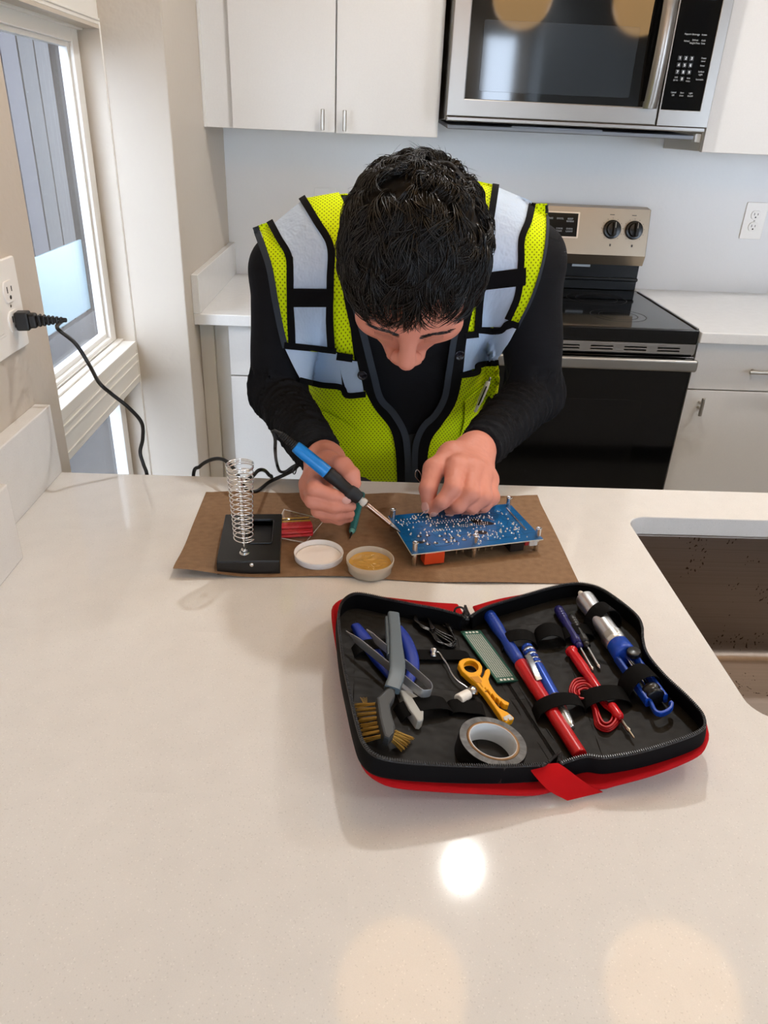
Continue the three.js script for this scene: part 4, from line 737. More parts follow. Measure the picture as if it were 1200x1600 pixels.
  // zip pull at the top of the spine
  const zp = onTop(718, 955, 0.03), rg = []; for (let k = 0; k < 20; k++) { const a = k / 20 * 2 * Math.PI; rg.push(zp.clone().add(V(0.0055 * Math.cos(a), 0.004 * Math.sin(a), -0.002 * Math.sin(a)))); }
  part('zip_pull', [tube(rg, 0.0012, { closed: true, steps: 40 }), obox(zp.clone().add(V(0.006, -0.008, 0.006)), [0.009, 0.012, 0.006], V(1, 0, 0), V(0, 1, 0.3), 0.002)], std(0x101012, 0.35), o);
  // red closing tab at the near end of the spine
  const tA = [[625, 574], [655, 612], [695, 650], [745, 678]], tB = [[718, 566], [765, 598], [815, 632], [852, 650]], hh = [0.030, 0.024, 0.012, 0.003];
  const tr = []; for (let i = 0; i < 4; i++) { const r = []; for (let j = 0; j <= 8; j++) { const a = onTop(...CR(...tA[i]), hh[i]), b = onTop(...CR(...tB[i]), hh[i]); r.push(a.lerp(b, j / 8)); } tr.push(r); }
  const fine = []; for (let i = 0; i <= 24; i++) fine.push(tr[0].map((_, j) => new THREE.CatmullRomCurve3(tr.map((r) => r[j])).getPoint(i / 24)));
  part('closing_tab', boxUV(gridSurface(fine, { thick: 0.0018 })), phys(0xc8060f, 0.7, { specularIntensity: 0.3, bumpMap: tiled(fineGrain, 0.01), bumpScale: 0.0004 }), o);
  // elastic loops: from the lining up over a tool and down again
  const el = phys(0x09090a, 0.85, { specularIntensity: 0.3, side: THREE.DoubleSide });
  function strap(fn, H, a, b, rise, w = 0.015, wave = 0, off = 0.0009) {
    const A = fn(...a, off), B = fn(...b, off), d = B.clone().sub(A), rows = [], L = d.length(), dir = d.clone().normalize(), wd = H.n.clone().cross(dir).normalize();
    for (let j = 0; j <= 6; j++) { const r = []; for (let i = 0; i <= 22; i++) { const q = i / 22, hgt = rise * Math.pow(Math.sin(Math.PI * q), 0.42) + wave * Math.sin(q * 9); r.push(A.clone().addScaledVector(d, q).addScaledVector(H.n, hgt).addScaledVector(wd, (j / 6 - 0.5) * w)); } rows.push(r); }
    return part('elastic_loop', gridSurface(rows, { thick: 0.0009 }), el, o);
  }
  strap(PL, HL, [430, 430], [820, 430], 0.005, 0.016, 0.0006); strap(PL, HL, [150, 400], [440, 400], 0.012, 0.016);
  strap(PL, HL, [400, 760], [700, 720], 0.012, 0.018); strap(PL, HL, [690, 720], [900, 740], 0.006, 0.018, 0.0007);
  strap(PR, HR, [165, 350], [345, 335], 0.0155, 0.017); strap(PR, HR, [335, 320], [480, 310], 0.015, 0.021); strap(PR, HR, [465, 305], [620, 285], 0.010, 0.017); strap(PR, HR, [596, 275], [735, 215], 0.0255, 0.018);
  strap(PR, HR, [330, 690], [575, 645], 0.0160, 0.016); strap(PR, HR, [560, 640], [800, 610], 0.0135, 0.019); strap(PR, HR, [765, 590], [935, 530], 0.0245, 0.019);
}
// --- left half ---
const flat2 = (fn, H, pts, h, thick, holes = [], bevel = 0.0005) => {   // outline seen in the photo, lying at height h over the lining
  const yd = H.n.clone().cross(SD), to2 = ([x, y]) => { const p = fn(x, y, h + thick).sub(H.o); return [p.dot(SD), p.dot(yd)]; };
  return boxUV(place(extrude(shapeOf(pts.map(to2), holes.map((q) => q.map(to2))), thick, bevel), H.o.clone().addScaledVector(H.n, h), SD, H.n));
};
const ellipse = (cx, cy, rx, ry, rot, n = 28) => Array.from({ length: n }, (_, i) => { const a = i / n * 2 * Math.PI, x = rx * Math.cos(a), y = ry * Math.sin(a); return [cx + x * Math.cos(rot) - y * Math.sin(rot), cy + x * Math.sin(rot) + y * Math.cos(rot)]; });
{ // cutters with blue handles
  const o = thing('pliers', 'cutting pliers with two blue handles under the wire brush', 'pliers', PL(360, 480, 0));
  const blue = std(0x0f2f96, 0.42), sec = superEllipse(0.0062, 0.0045, 0.8);
  part('handle', sweep([PL(165, 248, 0.006), PL(215, 320, 0.006), PL(290, 430, 0.006), PL(375, 545, 0.006)], sec, HL.n, { scale: (q) => 0.55 + 0.6 * Math.sin(Math.PI * Math.min(1, q * 0.75 + 0.16)) }), blue, o);
  part('handle', sweep([PL(408, 262, 0.006), PL(450, 330, 0.006), PL(482, 420, 0.006), PL(490, 500, 0.006), PL(465, 570, 0.006)], sec, HL.n, { scale: (q) => 0.55 + 0.6 * Math.sin(Math.PI * Math.min(1, q * 0.75 + 0.16)) }), blue, o);
  part('jaws', flat2(PL, HL, [[380, 530], [430, 520], [480, 560], [500, 640], [520, 740], [505, 745], [440, 660], [395, 600]], 0.003, 0.007, [], 0.0015), std(0x77777a, 0.35, { metalness: 1 }), o);
  part('tip_cover', flat2(PL, HL, [[418, 608], [470, 612], [555, 668], [553, 770], [540, 785], [518, 782], [470, 715], [430, 640]], 0.001, 0.011, [], 0.0015), phys(0xd9dbd8, 0.25, { transmission: 0.35, thickness: 0, ior: 1.45 }), o, 'clear plastic tip cover');
}
{ // tweezers
  const o = thing('tweezers', 'steel tweezers lying crosswise under the grey brush handle', 'tweezers', PL(350, 450, 0));
  const h = 0.0125, pts = [[112, 280], [150, 308], [172, 328], [300, 432], [420, 532], [530, 622], [562, 632], [592, 624], [594, 600], [570, 568], [470, 480], [360, 392], [284, 328], [262, 298], [228, 270]].map(([x, y]) => PL(x, y, h + 0.006));
  part('arms', sweep(pts, [[-0.0005, -0.0042], [0.0005, -0.0042], [0.0005, 0.0042], [-0.0005, 0.0042]], HL.n, { steps: 120, scale: (q) => [1, 0.25 + 0.75 * smooth(0, 0.1, Math.min(q, 1 - q))] }), std(0xc4c6c8, 0.42, { metalness: 0.85 }), o);
}
{ // wire brush
  const o = thing('wire_brush', 'grey plastic wire brush with brass bristles at the left of the case', 'wire brush', PL(370, 560, 0));
  const g = std(0x5b676f, 0.45), dk = std(0x3b3e40, 0.5);
  const path = [PL(380, 185, 0.022), PL(388, 280, 0.023), PL(395, 380, 0.024), PL(402, 470, 0.025), PL(396, 540, 0.024), PL(372, 610, 0.021)];
  part('handle', sweep(path, superEllipse(0.0066, 0.0042, 0.45), HL.n, { steps: 50, scale: (q) => [0.92 + 0.2 * smooth(0.3, 0.75, q), 1] }), g, o);
  part('handle_rib', sweep([PL(345, 205, 0.019), PL(352, 330, 0.020), PL(358, 420, 0.021)], superEllipse(0.0024, 0.003, 0.5), HL.n, { steps: 20 }), g, o);
  part('head', flat2(PL, HL, [[285, 652], [350, 590], [392, 600], [392, 640], [362, 690], [368, 730], [394, 812], [386, 850], [358, 882], [328, 868], [300, 760]], 0.012, 0.011, [], 0.002), dk, o);
  const brass = std(0xc79f4c, 0.38, { metalness: 0.55 });
  const tuft = (a, b) => { const gs = []; for (let k = 0; k < 26; k++) { const j = V(rr(-1, 1), rr(-1, 1), rr(-1, 1)).multiplyScalar(0.0011), e = j.clone().multiplyScalar(rr(0.9, 1.7)); gs.push(rod(a.clone().add(j), b.clone().add(e).add(V(rr(-1, 1), rr(-1, 1), rr(-1, 1)).multiplyScalar(0.0009)), 0.00026, 0.00022, 4)); } return gs; };
  for (let r = 0; r < 8; r++) { const v = r / 7, a = [lerp(282, 330, v), lerp(690, 868, v)], b = [lerp(168, 215, v), lerp(700, 895, v)]; part('bristle_tuft', tuft(PL(...a, 0.016), PL(...b, 0.007)), brass, o); }
  for (let r = 0; r < 4; r++) { const v = r / 3, a = [lerp(392, 366, v), lerp(848, 888, v)], b = [lerp(488, 432, v), lerp(888, 948, v)]; part('bristle_tuft', tuft(PL(...a, 0.014), PL(...b, 0.005)), brass, o); }
  const stray = []; for (let k = 0; k < 5; k++) stray.push(rod(PL(210 + k * 5, 685, 0.013), PL(192 + k * 9, 652 + rr(-5, 5), 0.016), 0.00022, 0.0002, 4));
  part('loose_bristles', stray, brass, o).userData.kind = 'stuff';
}
{ // coiled black lead with hook clip
  const o = thing('test_lead', 'thin black test lead coiled in a bundle near the spine', 'cable', PL(600, 260, 0));
  const rub = std(0x141416, 0.22);
  for (let k = 0; k < 9; k++) {
    const d = (k - 4) * 7.5, a = rr(-8, 8), h = 0.0025 + (k % 3) * 0.0022;
    const pts = [[505 + a * 0.6, 205 - d * 0.5], [520, 170 - d * 0.3], [552, 162 + d * 0.3], [578, 200 + d * 0.3], [602 + d * 0.35, 262 - d * 0.1], [650 + d * 0.5, 300 - d * 0.3], [715 + a, 335 - d * 0.7], [722 + a, 352 - d * 0.5], [690, 358 - d * 0.2], [640 - d * 0.3, 335 + d * 0.1], [596 - d * 0.2, 278 + d * 0.1], [545 - d * 0.2, 250 + d * 0.1]].map(([x, y]) => PL(x, y, h));
    part('cable', tube(pts, 0.0012, { closed: true, steps: 90, radial: 7 }), rub, o);
  }
  part('tie', tube([PL(588, 262, 0.001), PL(592, 266, 0.0095), PL(612, 262, 0.0105), PL(618, 262, 0.001)], 0.0011, { steps: 20 }), rub, o);
  part('hook_clip', [rod(PL(655, 205, 0.004), PL(690, 245, 0.004), 0.0022, 0.0028), rod(PL(690, 245, 0.004), PL(712, 285, 0.004), 0.0032, 0.002), rod(PL(712, 285, 0.004), PL(738, 330, 0.003), 0.0011, 0.0007), tube([PL(672, 248, 0.004), PL(662, 240, 0.004), PL(670, 228, 0.004), PL(684, 236, 0.004)], 0.0008, { closed: true, steps: 24 })], rub, o);
}
{ // perforated board
  const o = thing('perforated_board', 'narrow green perforated circuit board lying beside the spine', 'circuit board', PL(925, 420, 0));
  const A = PL(770, 293, 0.004), B = PL(865, 263, 0.004), C = PL(1080, 550, 0.004), D = PL(980, 580, 0.004);
  const ld = D.clone().sub(A).add(C.clone().sub(B)).normalize(), m = A.clone().add(B).add(C).add(D).multiplyScalar(0.25), L = (A.distanceTo(D) + B.distanceTo(C)) / 2, w = (A.distanceTo(B) + C.distanceTo(D)) / 2 * 0.98;
  const n = HL.n, wd = n.clone().cross(ld).normalize();
  const cv = document.createElement('canvas'); cv.width = 1024; cv.height = 320; const c = cv.getContext('2d'); c.fillStyle = '#23594a'; c.fillRect(0, 0, 1024, 320);
  for (let i = 0; i < 28; i++) for (let j = 0; j < 8; j++) { c.fillStyle = '#d8d6cf'; c.beginPath(); c.ellipse(92 + i * 31, 46 + j * 32.5, 13, 11, 0, 0, 7); c.fill(); c.fillStyle = '#2b241d'; c.beginPath(); c.arc(92 + i * 31, 46 + j * 32.5, 5.5, 0, 7); c.fill(); }
  c.fillStyle = '#e2e0da'; for (const x of [18, 972]) for (let j = 0; j < 4; j++) c.fillRect(x, 60 + j * 56, 34, 36);
  c.fillStyle = '#101512'; for (const [x, y] of [[24, 24], [1000, 24], [24, 296], [1000, 296]]) { c.beginPath(); c.arc(x, y, 11, 0, 7); c.fill(); }
  const t = new THREE.CanvasTexture(cv); t.colorSpace = THREE.SRGBColorSpace; t.anisotropy = 8;
  const g = new THREE.BoxGeometry(L, 0.0016, w), p = g.attributes.position, uv = g.attributes.uv; for (let i = 0; i < p.count; i++) uv.setXY(i, p.getX(i) / L + 0.5, p.getZ(i) / w + 0.5);
  part('board', g.applyMatrix4(new THREE.Matrix4().makeBasis(ld, n, ld.clone().cross(n)).setPosition(m)), std(0xffffff, 0.35, { map: t }), o);
}
{ // yellow cable stripper
  const o = thing('wire_stripper', 'yellow plastic wire stripper with finger ring in the left half', 'wire stripper', PL(900, 600, 0));
  const out = [[750, 462], [757, 443], [778, 431], [808, 427], [842, 433], [872, 452], [887, 477], [885, 505], [872, 528], [884, 540], [895, 522], [903, 497], [916, 487], [930, 493], [933, 512], [922, 545], [930, 573], [948, 603], [968, 630], [990, 650], [1015, 668], [1040, 682], [1036, 696], [1018, 694], [1004, 686], [992, 672], [984, 676], [976, 660], [966, 652], [958, 656], [950, 640], [942, 630], [932, 634], [924, 618], [916, 606], [906, 608], [902, 596], [893, 600], [905, 622], [945, 672], [985, 712], [1030, 735], [1052, 752], [1068, 768], [1062, 779], [1042, 785], [1022, 792], [1004, 782], [985, 748], [945, 690], [900, 628], [850, 570], [805, 532], [770, 500]];
  part('body', flat2(PL, HL, out, 0.003, 0.0065, [ellipse(822, 478, 50, 38, 0.25)], 0.0012), std(0xf8b010, 0.4), o);
  part('recess', flat2(PL, HL, [[818, 536], [862, 532], [884, 560], [876, 572], [848, 566]], 0.0094, 0.0004, [], 0), std(0xd08a04, 0.5), o);
  part('rivet', [[905, 622], [978, 702]].map(([x, y]) => turned(PL(x, y, 0.009), PL(x, y, 0.03), [[0, 0.0011], [0.0009, 0.001], [0.0009, 0]], 12)), std(0x6a4a10, 0.5), o);
  part('blade', flat2(PL, HL, [[1004, 765], [1040, 748], [1062, 768], [1058, 778], [1038, 781], [1034, 770], [1028, 784], [1012, 782]], 0.0092, 0.0009, [], 0.0001), std(0xe6e6e2, 0.25, { metalness: 0.7 }), o);
}
{ // bent wire with fittings
  const o = thing('bent_probe', 'thin bent silver rod with metal knob and white tube end', 'probe', PL(720, 530, 0));
  const met = std(0xbebfc0, 0.2, { metalness: 1 });
  part('rod', tube([[612, 392], [640, 400], [664, 435], [688, 470], [712, 520], [745, 560], [790, 592], [822, 618]].map(([x, y]) => PL(x, y, 0.006)), 0.0011, { steps: 60 }), met, o);
  part('knob', [turned(PL(606, 430, 0.004), PL(608, 385, 0.008), [[0, 0], [0, 0.0034], [0.003, 0.0036], [0.0034, 0.0028], [0.006, 0.0028], [0.0064, 0.004], [0.0094, 0.004], [0.0098, 0.003], [0.0098, 0]], 18)], met, o);
  part('white_tube', rod(PL(748, 668, 0.006), PL(808, 632, 0.006), 0.0056, 0.005), M.whitePlastic, o);
  part('end_nut', turned(PL(806, 634, 0.006), PL(845, 612, 0.006), [[0, 0], [0, 0.0052], [0.004, 0.0052], [0.0045, 0.006], [0.0075, 0.006], [0.008, 0.0035], [0.008, 0]], 18), met, o);
}
{ // roll of tape
  const c = PL(935, 925, 0.001); c.addScaledVector(HL.n, 0);
  const top = PL(947, 900, 0.0185), n = HL.n.clone().applyAxisAngle(SD, 0.0), b = top.clone().addScaledVector(n, -0.0178);
  const o = thing('tape_roll', 'roll of black electrical tape with grey face at the case bottom', 'tape roll', b);
  const q = b.clone().add(n);
  part('tape', turned(b, q, [[0, 0.0232], [0, 0.0298], [0.0175, 0.0298], [0.018, 0.0294]], 64), std(0x151515, 0.4), o);
  const face = dataTex(512, 64, (u, v, i, j) => { const s = 0.40 + 0.13 * nz(u * 26, v * 1.2, 2) + 0.06 * nz(u * 90, v * 4, 6) + 0.05 * (hash(1, j) - 0.5); return [s, s * 1.01, s * 1.02]; });
  part('tape_face', turned(b, q, [[0.0179, 0.0294], [0.0182, 0.0292], [0.0182, 0.0234], [0.0179, 0.0232]], 64), std(0xffffff, 0.35, { map: face }), o);
  part('core', turned(b, q, [[0, 0.021], [0, 0.0232], [0.0184, 0.0232], [0.0184, 0.021]], 64), std(0x9b7650, 0.8), o);
  part('core_lining', turned(b, q, [[0.0184, 0.0211], [0.0184, 0.0202], [0.0004, 0.0202], [0.0004, 0.0211]], 64), std(0xdfe2e4, 0.4), o, 'white inside of the core');
}
// --- right half ---
const axis = (fn, a, b, h) => { const p = fn(...a, h), q = fn(...b, h); return { p, q, d: q.clone().sub(p).normalize(), L: p.distanceTo(q), at: (t) => p.clone().lerp(q, t) }; };
{ // blue and red soldering aid
  const x = axis(PR, [95, 172], [560, 888], 0.0072), o = thing('soldering_aid', 'long straight tool with blue grip and red tube sleeve beside the spine', 'soldering aid', x.at(0.5));
  const L = x.L, s = (t) => t * L, pr = [[0, 0], [0.001, 0.005], [0.004, 0.0066]];
  for (let k = 0; k < 6; k++) { const t = lerp(0.05, 0.14, k / 5); pr.push([s(t), 0.0068], [s(t) + 0.0006, 0.0063], [s(t) + 0.001, 0.0068]); }
  pr.push([s(0.2), 0.0056], [s(0.235), 0.005], [s(0.26), 0.0054], [s(0.3), 0.0066], [s(0.38), 0.0064], [s(0.42), 0.0055], [s(0.43), 0]);
  part('grip', turned(x.p, x.q, pr, 22), std(0x143a9c, 0.4), o);
  part('sleeve', turned(x.p, x.q, [[s(0.425), 0], [s(0.425), 0.0068], [s(0.43), 0.0072], [s(0.6), 0.0070], [s(0.605), 0.0066], [s(0.99), 0.0064], [s(1), 0.006], [s(1), 0]], 26), std(0xc3141c, 0.3), o);
}
{ // pen-shaped driver
  const x = axis(PR, [292, 350], [516, 752], 0.0074), L = x.L, s = (t) => t * L, o = thing('pen_screwdriver', 'blue and silver pen-shaped screwdriver with pocket clip', 'screwdriver', x.at(0.5));
  const al = std(0xd9dcdf, 0.22, { metalness: 0.9 }), bl = std(0x1c49b0, 0.3, { metalness: 0.3 });
  part('cap', turned(x.p, x.q, [[0, 0], [0, 0.0046], [0.001, 0.0062], [s(0.055), 0.0066], [s(0.055), 0]], 24), bl, o);
  part('band', turned(x.p, x.q, [[s(0.055), 0], [s(0.055), 0.0068], [s(0.085), 0.0068], [s(0.085), 0]], 24), al, o);
  part('neck', turned(x.p, x.q, [[s(0.085), 0], [s(0.085), 0.0065], [s(0.125), 0.0065], [s(0.125), 0]], 24), bl, o);
  part('band', turned(x.p, x.q, [[s(0.125), 0], [s(0.125), 0.0067], [s(0.15), 0.0067], [s(0.15), 0]], 24), al, o);
  part('barrel', turned(x.p, x.q, [[s(0.15), 0], [s(0.15), 0.0063], [s(0.24), 0.0063], [s(0.66), 0.006], [s(0.66), 0]], 24), bl, o);
  for (const t of [0.19, 0.25]) part('band', turned(x.p, x.q, [[s(t), 0], [s(t), 0.0065], [s(t + 0.02), 0.0065], [s(t + 0.02), 0]], 24), al, o);
  part('collar', turned(x.p, x.q, [[s(0.65), 0], [s(0.65), 0.0064], [s(0.70), 0.0064], [s(0.71), 0.0055], [s(0.8), 0.0055], [s(0.8), 0]], 24), al, o);
  part('nose', turned(x.p, x.q, [[s(0.79), 0], [s(0.79), 0.0062], [s(0.96), 0.0046], [s(0.97), 0.0034], [s(1), 0.0034], [s(1), 0]], 24), al, o);
  part('clip', sweep([PR(298, 392, 0.0155), PR(318, 430, 0.0165), PR(340, 480, 0.016), PR(356, 514, 0.0145)], superEllipse(0.0032, 0.0008, 0.4), HR.n, { steps: 16 }), std(0x9a9da0, 0.25, { metalness: 1 }), o);
}
{ // two small drivers
  for (const [a, b, sA, sB, m, lab, h] of [[[446, 158], [548, 335], [560, 356], [622, 466], std(0x17165e, 0.35), 'small navy precision screwdriver under an elastic loop, left of the black one', 0.0062], [[510, 200], [584, 332], [592, 346], [656, 456], std(0x151517, 0.4), 'small black precision screwdriver beside the navy one under an elastic loop', 0.0062]]) {
    const x = axis(PR, a, b, h), L = x.L, o = thing('precision_screwdriver', lab, 'screwdriver', x.at(0.5)), pr = [[0, 0], [0.0005, 0.0042], [0.003, 0.0052]];
    for (let k = 0; k < 4; k++) pr.push([0.006 + k * 0.004, 0.0053], [0.0085 + k * 0.004, 0.0053], [0.009 + k * 0.004, 0.0046]);
    pr.push([L * 0.7, 0.0048], [L * 0.9, 0.0052], [L, 0.0044], [L, 0]);
    part('handle', turned(x.p, x.q, pr, 20), m, o);
    const y = axis(PR, sA, sB, h - 0.002);
    part('ferrule', turned(x.q.clone().addScaledVector(x.d, -0.001), y.q, [[0, 0], [0, 0.0042], [0.006, 0.0036], [0.006, 0]], 16), m, o);
    part('blade', turned(x.q, y.q, [[0, 0], [0, 0.0013], [x.q.distanceTo(y.q) - 0.005, 0.0012], [x.q.distanceTo(y.q) - 0.003, 0.0021], [x.q.distanceTo(y.q), 0.0004], [x.q.distanceTo(y.q), 0]], 12), std(0xd8dadb, 0.2, { metalness: 1 }), o);
  }
}
{ // red probe with its coiled lead
  const x = axis(PR, [508, 362], [660, 580], 0.0066), L = x.L, o = thing('test_probe', 'glossy red test probe with its red lead coiled under the strap', 'test probe', x.at(0.6));
  const red = std(0xc8101b, 0.22);
  part('handle', turned(x.p, x.q, [[0, 0], [0.0003, 0.0045], [0.0015, 0.0062], [0.0042, 0.0064], [0.0048, 0.0048], [0.012, 0.0052], [L * 0.45, 0.0056], [L * 0.6, 0.0044], [L * 0.64, 0.0052], [L * 0.97, 0.0044], [L, 0.003], [L, 0]], 22), red, o);
  const lead = std(0xb90f19, 0.35);
  for (let k = 0; k < 5; k++) {
    const h = 0.0025 + (k % 3) * 0.0023, e = (k - 2) * 12, f = (k - 2) * 6;
    part('lead', tube([[600 + f, 612], [550 + f, 600 - e * 0.3], [528 + e * 0.9, 570], [540 + e * 0.5, 540 + e], [580, 530 + e], [612 - e * 0.4, 548 + e * 0.6], [640, 590 + e * 0.4], [690 - f, 640 + e * 0.2], [735 - e * 0.7, 690 - f], [720 - e * 0.4, 728 - e * 0.6], [690, 746 - e * 0.8], [655 + e * 0.6, 732 - e * 0.5], [640 + e * 0.5, 690], [628 + e * 0.4, 650]].map(([a, b]) => PR(a, b, h)), 0.0013, { closed: true, steps: 110, radial: 7 }), lead, o);
  }
  const y = axis(PR, [706, 632], [758, 704], 0.0076);
  part('tip_handle', turned(y.p, y.q, [[0, 0], [0.0004, 0.003], [0.003, 0.0046], [y.L * 0.85, 0.0044], [y.L, 0.0028], [y.L, 0]], 18), red, o);
  const z = axis(PR, [756, 702], [826, 802], 0.006);
  part('needle', turned(z.p, z.q, [[0, 0], [0, 0.0017], [z.L * 0.45, 0.0016], [z.L * 0.5, 0.0022], [z.L * 0.62, 0.0022], [z.L * 0.66, 0.0011], [z.L * 0.94, 0.001], [z.L, 0.0002], [z.L, 0]], 14), std(0x9c958a, 0.25, { metalness: 1 }), o);
}
{ // desoldering pump
  const x = axis(PR, [556, 80], [945, 620], 0.0125), L = x.L, s = (t) => t * L, o = thing('solder_sucker', 'silver desoldering pump with blue plunger end at the right of the case', 'desoldering pump', x.at(0.5));
  const al = std(0xe6e8ea, 0.33, { metalness: 1 }), bl = std(0x1546b4, 0.35);
  part('nozzle', turned(x.p, x.q, [[0, 0], [0, 0.0022], [0.002, 0.003], [s(0.06), 0.0052], [s(0.06), 0]], 20), std(0xe9e6e0, 0.4), o);
  part('nozzle_ring', turned(x.p, x.q, [[s(0.055), 0], [s(0.055), 0.0062], [s(0.075), 0.0068], [s(0.075), 0]], 20), M.blackPlastic, o);
  const kn = [[s(0.07), 0], [s(0.07), 0.0098], [s(0.078), 0.0108], [s(0.15), 0.0108], [s(0.155), 0.0103], [s(0.44), 0.0103], [s(0.445), 0.0112], [s(0.505), 0.0112], [s(0.51), 0.0105], [s(0.535), 0.0105], [s(0.535), 0]];
  part('barrel', turned(x.p, x.q, kn, 36), al, o);
  part('knurl', turned(x.p, x.q, Array.from({ length: 19 }, (_, k) => [s(0.45 + 0.05 * k / 18), k % 2 ? 0.0117 : 0.0111]), 48), std(0xd6d6d4, 0.3, { metalness: 1 }), o);
  part('collar', turned(x.p, x.q, [[s(0.53), 0], [s(0.53), 0.0112], [s(0.61), 0.0118], [s(0.635), 0.0112], [s(0.635), 0]], 30), bl, o);
  const bt = PR(822, 372, 0.024);
  part('button', turned(bt.clone().addScaledVector(HR.n, -0.004), bt.clone().add(HR.n), [[0, 0], [0, 0.0068], [0.004, 0.0068], [0.0052, 0.0058], [0.0055, 0]], 26), std(0x0d0d0f, 0.3), o);
  const side = x.d.clone().cross(HR.n).normalize();
  for (const k of [-1, 1]) part('rail', sweep([x.at(0.61), x.at(0.75), x.at(0.9), x.at(0.98)].map((p) => p.clone().addScaledVector(side, k * 0.0088).addScaledVector(HR.n, -0.002)), superEllipse(0.0022, 0.0052, 0.5), HR.n, { steps: 16 }), bl, o);
  part('plunger', rod(x.at(0.6), x.at(0.93), 0.002), M.chrome, o);
  part('cap', turned(x.at(0.9), x.at(1.2), [[0, 0], [0, 0.0078], [0.002, 0.0092], [0.005, 0.0092], [0.006, 0.0082], [0.009, 0.0082], [0.011, 0.0092], [0.0135, 0.0088], [0.014, 0]], 28), std(0x121214, 0.3), o);
  part('hook', sweep([PR(890, 598, 0.010), PR(908, 632, 0.011), PR(930, 672, 0.012), PR(962, 680, 0.012), PR(1000, 660, 0.012), PR(1010, 636, 0.0125), PR(1000, 625, 0.013)], superEllipse(0.0016, 0.003, 0.5), HR.n, { steps: 40 }), bl, o);
}
// ---------- the person ----------
// distance fields: tapered capsules and turned ellipsoids joined with a smooth minimum, meshed with surface nets
const cap = (a, b, r0, r1 = r0, k = 0.03) => ({ a, d: b.clone().sub(a), l2: Math.max(b.distanceToSquared(a), 1e-9), r0, r1, k });
const ell = (c, r, x = V(1, 0, 0), y = V(0, 1, 0), k = 0.03) => { const X = x.clone().normalize(), Z = X.clone().cross(y).normalize(), Y = Z.clone().cross(X); return { c, r, X, Y, Z, k, ell: true }; };
function dist1(p, x, y, z) {
  if (p.ell) {
    const dx = x - p.c.x, dy = y - p.c.y, dz = z - p.c.z, u = (dx * p.X.x + dy * p.X.y + dz * p.X.z) / p.r.x, v = (dx * p.Y.x + dy * p.Y.y + dz * p.Y.z) / p.r.y, w = (dx * p.Z.x + dy * p.Z.y + dz * p.Z.z) / p.r.z;
    const k0 = Math.sqrt(u * u + v * v + w * w), k1 = Math.sqrt((u / p.r.x) ** 2 + (v / p.r.y) ** 2 + (w / p.r.z) ** 2);
    return k1 < 1e-6 ? -Math.min(p.r.x, p.r.y, p.r.z) : k0 * (k0 - 1) / k1;
  }
  const dx = x - p.a.x, dy = y - p.a.y, dz = z - p.a.z, t = clamp((dx * p.d.x + dy * p.d.y + dz * p.d.z) / p.l2);
  const ex = dx - p.d.x * t, ey = dy - p.d.y * t, ez = dz - p.d.z * t;
  return Math.sqrt(ex * ex + ey * ey + ez * ez) - (p.r0 + (p.r1 - p.r0) * t);
}
const smin = (a, b, k) => { const h = Math.max(k - Math.abs(a - b), 0) / k; return Math.min(a, b) - h * h * k * 0.25; };
const fieldOf = (prims) => (x, y, z) => { let d = dist1(prims[0], x, y, z); for (let i = 1; i < prims.length; i++) d = smin(d, dist1(prims[i], x, y, z), prims[i].k); return d; };
